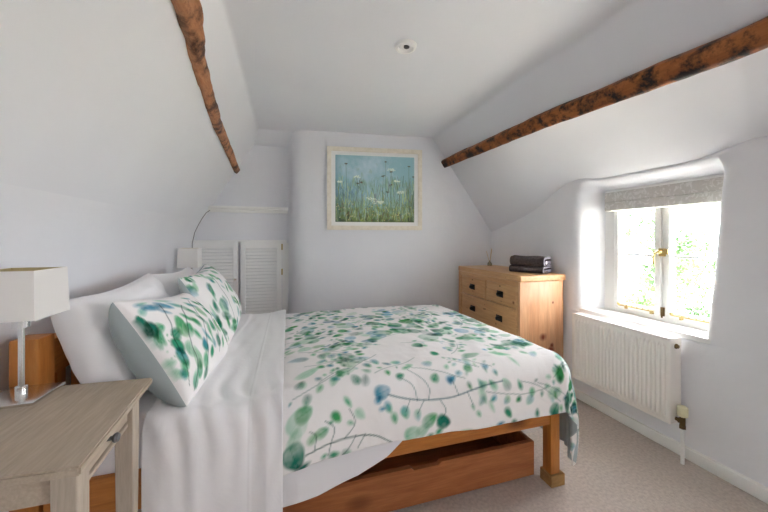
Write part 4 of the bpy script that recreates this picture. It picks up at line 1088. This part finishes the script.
# ------------------------------------------------------------------ garden outside
g = bx(2.9, 40, -25, 30, -3.0, -2.9); struct(obj('ground', g, M['gravel'], smooth=False)); bpy.data.objects['ground'].name = 'ground'
def tree(loc, hgt, rad, nleaf, seed, label):
    r = random.Random(seed)
    t = thing('garden_tree', label, 'tree', loc, 0, 'garden trees beyond the window')
    bm = bmesh.new(); tube(bm, [(0, 0, 0), (.05, .03, hgt*.3), (-.05, .05, hgt*.6), (0, 0, hgt*.9)], [.14, .11, .07, .02], 10)
    for k in range(5):
        a_ = r.uniform(0, 2*PI); h0 = hgt*r.uniform(.3, .75); l = rad*r.uniform(.6, .95)
        tube(bm, [(0, 0, h0), (math.cos(a_)*l*.5, math.sin(a_)*l*.5, h0+.35), (math.cos(a_)*l, math.sin(a_)*l, h0+.6)], [.05, .03, .01], 7)
    obj('trunk', bm, M['bark'], t)
    q = np.random.default_rng(seed)
    nb = 26; bc = []
    for k in range(nb):
        a_ = r.uniform(0, 2*PI); rr_ = rad*r.uniform(.1, .85); z = hgt*r.uniform(.22, 1.0)
        k_ = 1-.45*abs(z/hgt-.5)*2; bc.append((math.cos(a_)*rr_*k_, math.sin(a_)*rr_*k_, z, rad*r.uniform(.22, .42)))
    bc = np.array(bc); ch = q.integers(0, nb, nleaf)
    d = q.normal(size=(nleaf, 3)); d /= np.linalg.norm(d, axis=1)[:, None]
    p = bc[ch, :3]+d*bc[ch, 3:4]*q.uniform(.55, 1.0, (nleaf, 1))
    a1 = q.normal(size=(nleaf, 3)); a1 /= np.linalg.norm(a1, axis=1)[:, None]
    a2 = np.cross(a1, q.normal(size=(nleaf, 3))); a2 /= np.linalg.norm(a2, axis=1)[:, None]
    s = q.uniform(.035, .065, (nleaf, 1))
    V = np.stack([p-a1*s, p+a2*s*.5, p+a1*s, p-a2*s*.5], 1).reshape(-1, 3)
    F = np.arange(nleaf*4).reshape(-1, 4)
    me = bpy.data.meshes.new('foliage'); me.from_pydata(V.tolist(), [], F.tolist())
    link('foliage', me, M['leaf'], t, smooth=False)
    return t
tree((6.0, 5.1, -2.9), 4.9, 1.25, 9000, 3, 'leafy green tree seen through the left window casement')
tree((7.7, 3.2, -2.9), 4.2, 1.25, 7000, 5, 'pale sunlit tree seen through the right window casement')
tree((10.5, 6.6, -2.9), 4.8, 1.8, 9000, 8, 'tree further back between the two nearer garden trees')

# ------------------------------------------------------------------ light
Wd = bpy.data.worlds.new('World'); S.world = Wd; Wd.use_nodes = True
nt = Wd.node_tree; bg = nt.nodes['Background']
bg.inputs['Color'].default_value = (.93, .96, 1.0, 1); bg.inputs['Strength'].default_value = 12.0
def portal(name, loc, rot, sx, sy):
    l = bpy.data.lights.new(name, 'AREA'); l.shape = 'RECTANGLE'; l.size = sx; l.size_y = sy; l.cycles.is_portal = True
    o = bpy.data.objects.new(name, l); COL.objects.link(o); o.location = loc; o.rotation_euler = rot
portal('window_portal', (2.38, 1.46, 1.09), (0, PI/2, 0), .90, .80)
portal('window_portal', (XR+.27, (WB[0]+WB[1])/2, (ZB[0]+ZB[1])/2), (0, PI/2, 0), ZB[1]-ZB[0], WB[1]-WB[0])
# sun, high and veiled, striking the garden side
sl = bpy.data.lights.new('sun', 'SUN'); sl.energy = 55; sl.angle = math.radians(6); sl.color = (1, .98, .95)
so = bpy.data.objects.new('sun', sl); COL.objects.link(so)
so.rotation_euler = Vector((-.12, .75, -.65)).to_track_quat('-Z', 'Y').to_euler()

# ------------------------------------------------------------------ camera
cam = bpy.data.cameras.new('camera'); co = bpy.data.objects.new('camera', cam); COL.objects.link(co)
cam.sensor_width = 36; cam.lens = 320/768*36; cam.clip_start = .02
cam.shift_y = -18/768
co.location = (0, 0, 1.2)
co.rotation_euler = (PI/2, 0, -math.atan2(.287, .958))
S.camera = co
S.view_settings.view_transform = 'Standard'; S.view_settings.look = 'None'; S.view_settings.gamma = 1
S.view_settings.use_curve_mapping = False
S.view_settings.exposure = 1.08
S.cycles.max_bounces = 14; S.cycles.diffuse_bounces = 10; S.cycles.transparent_max_bounces = 12
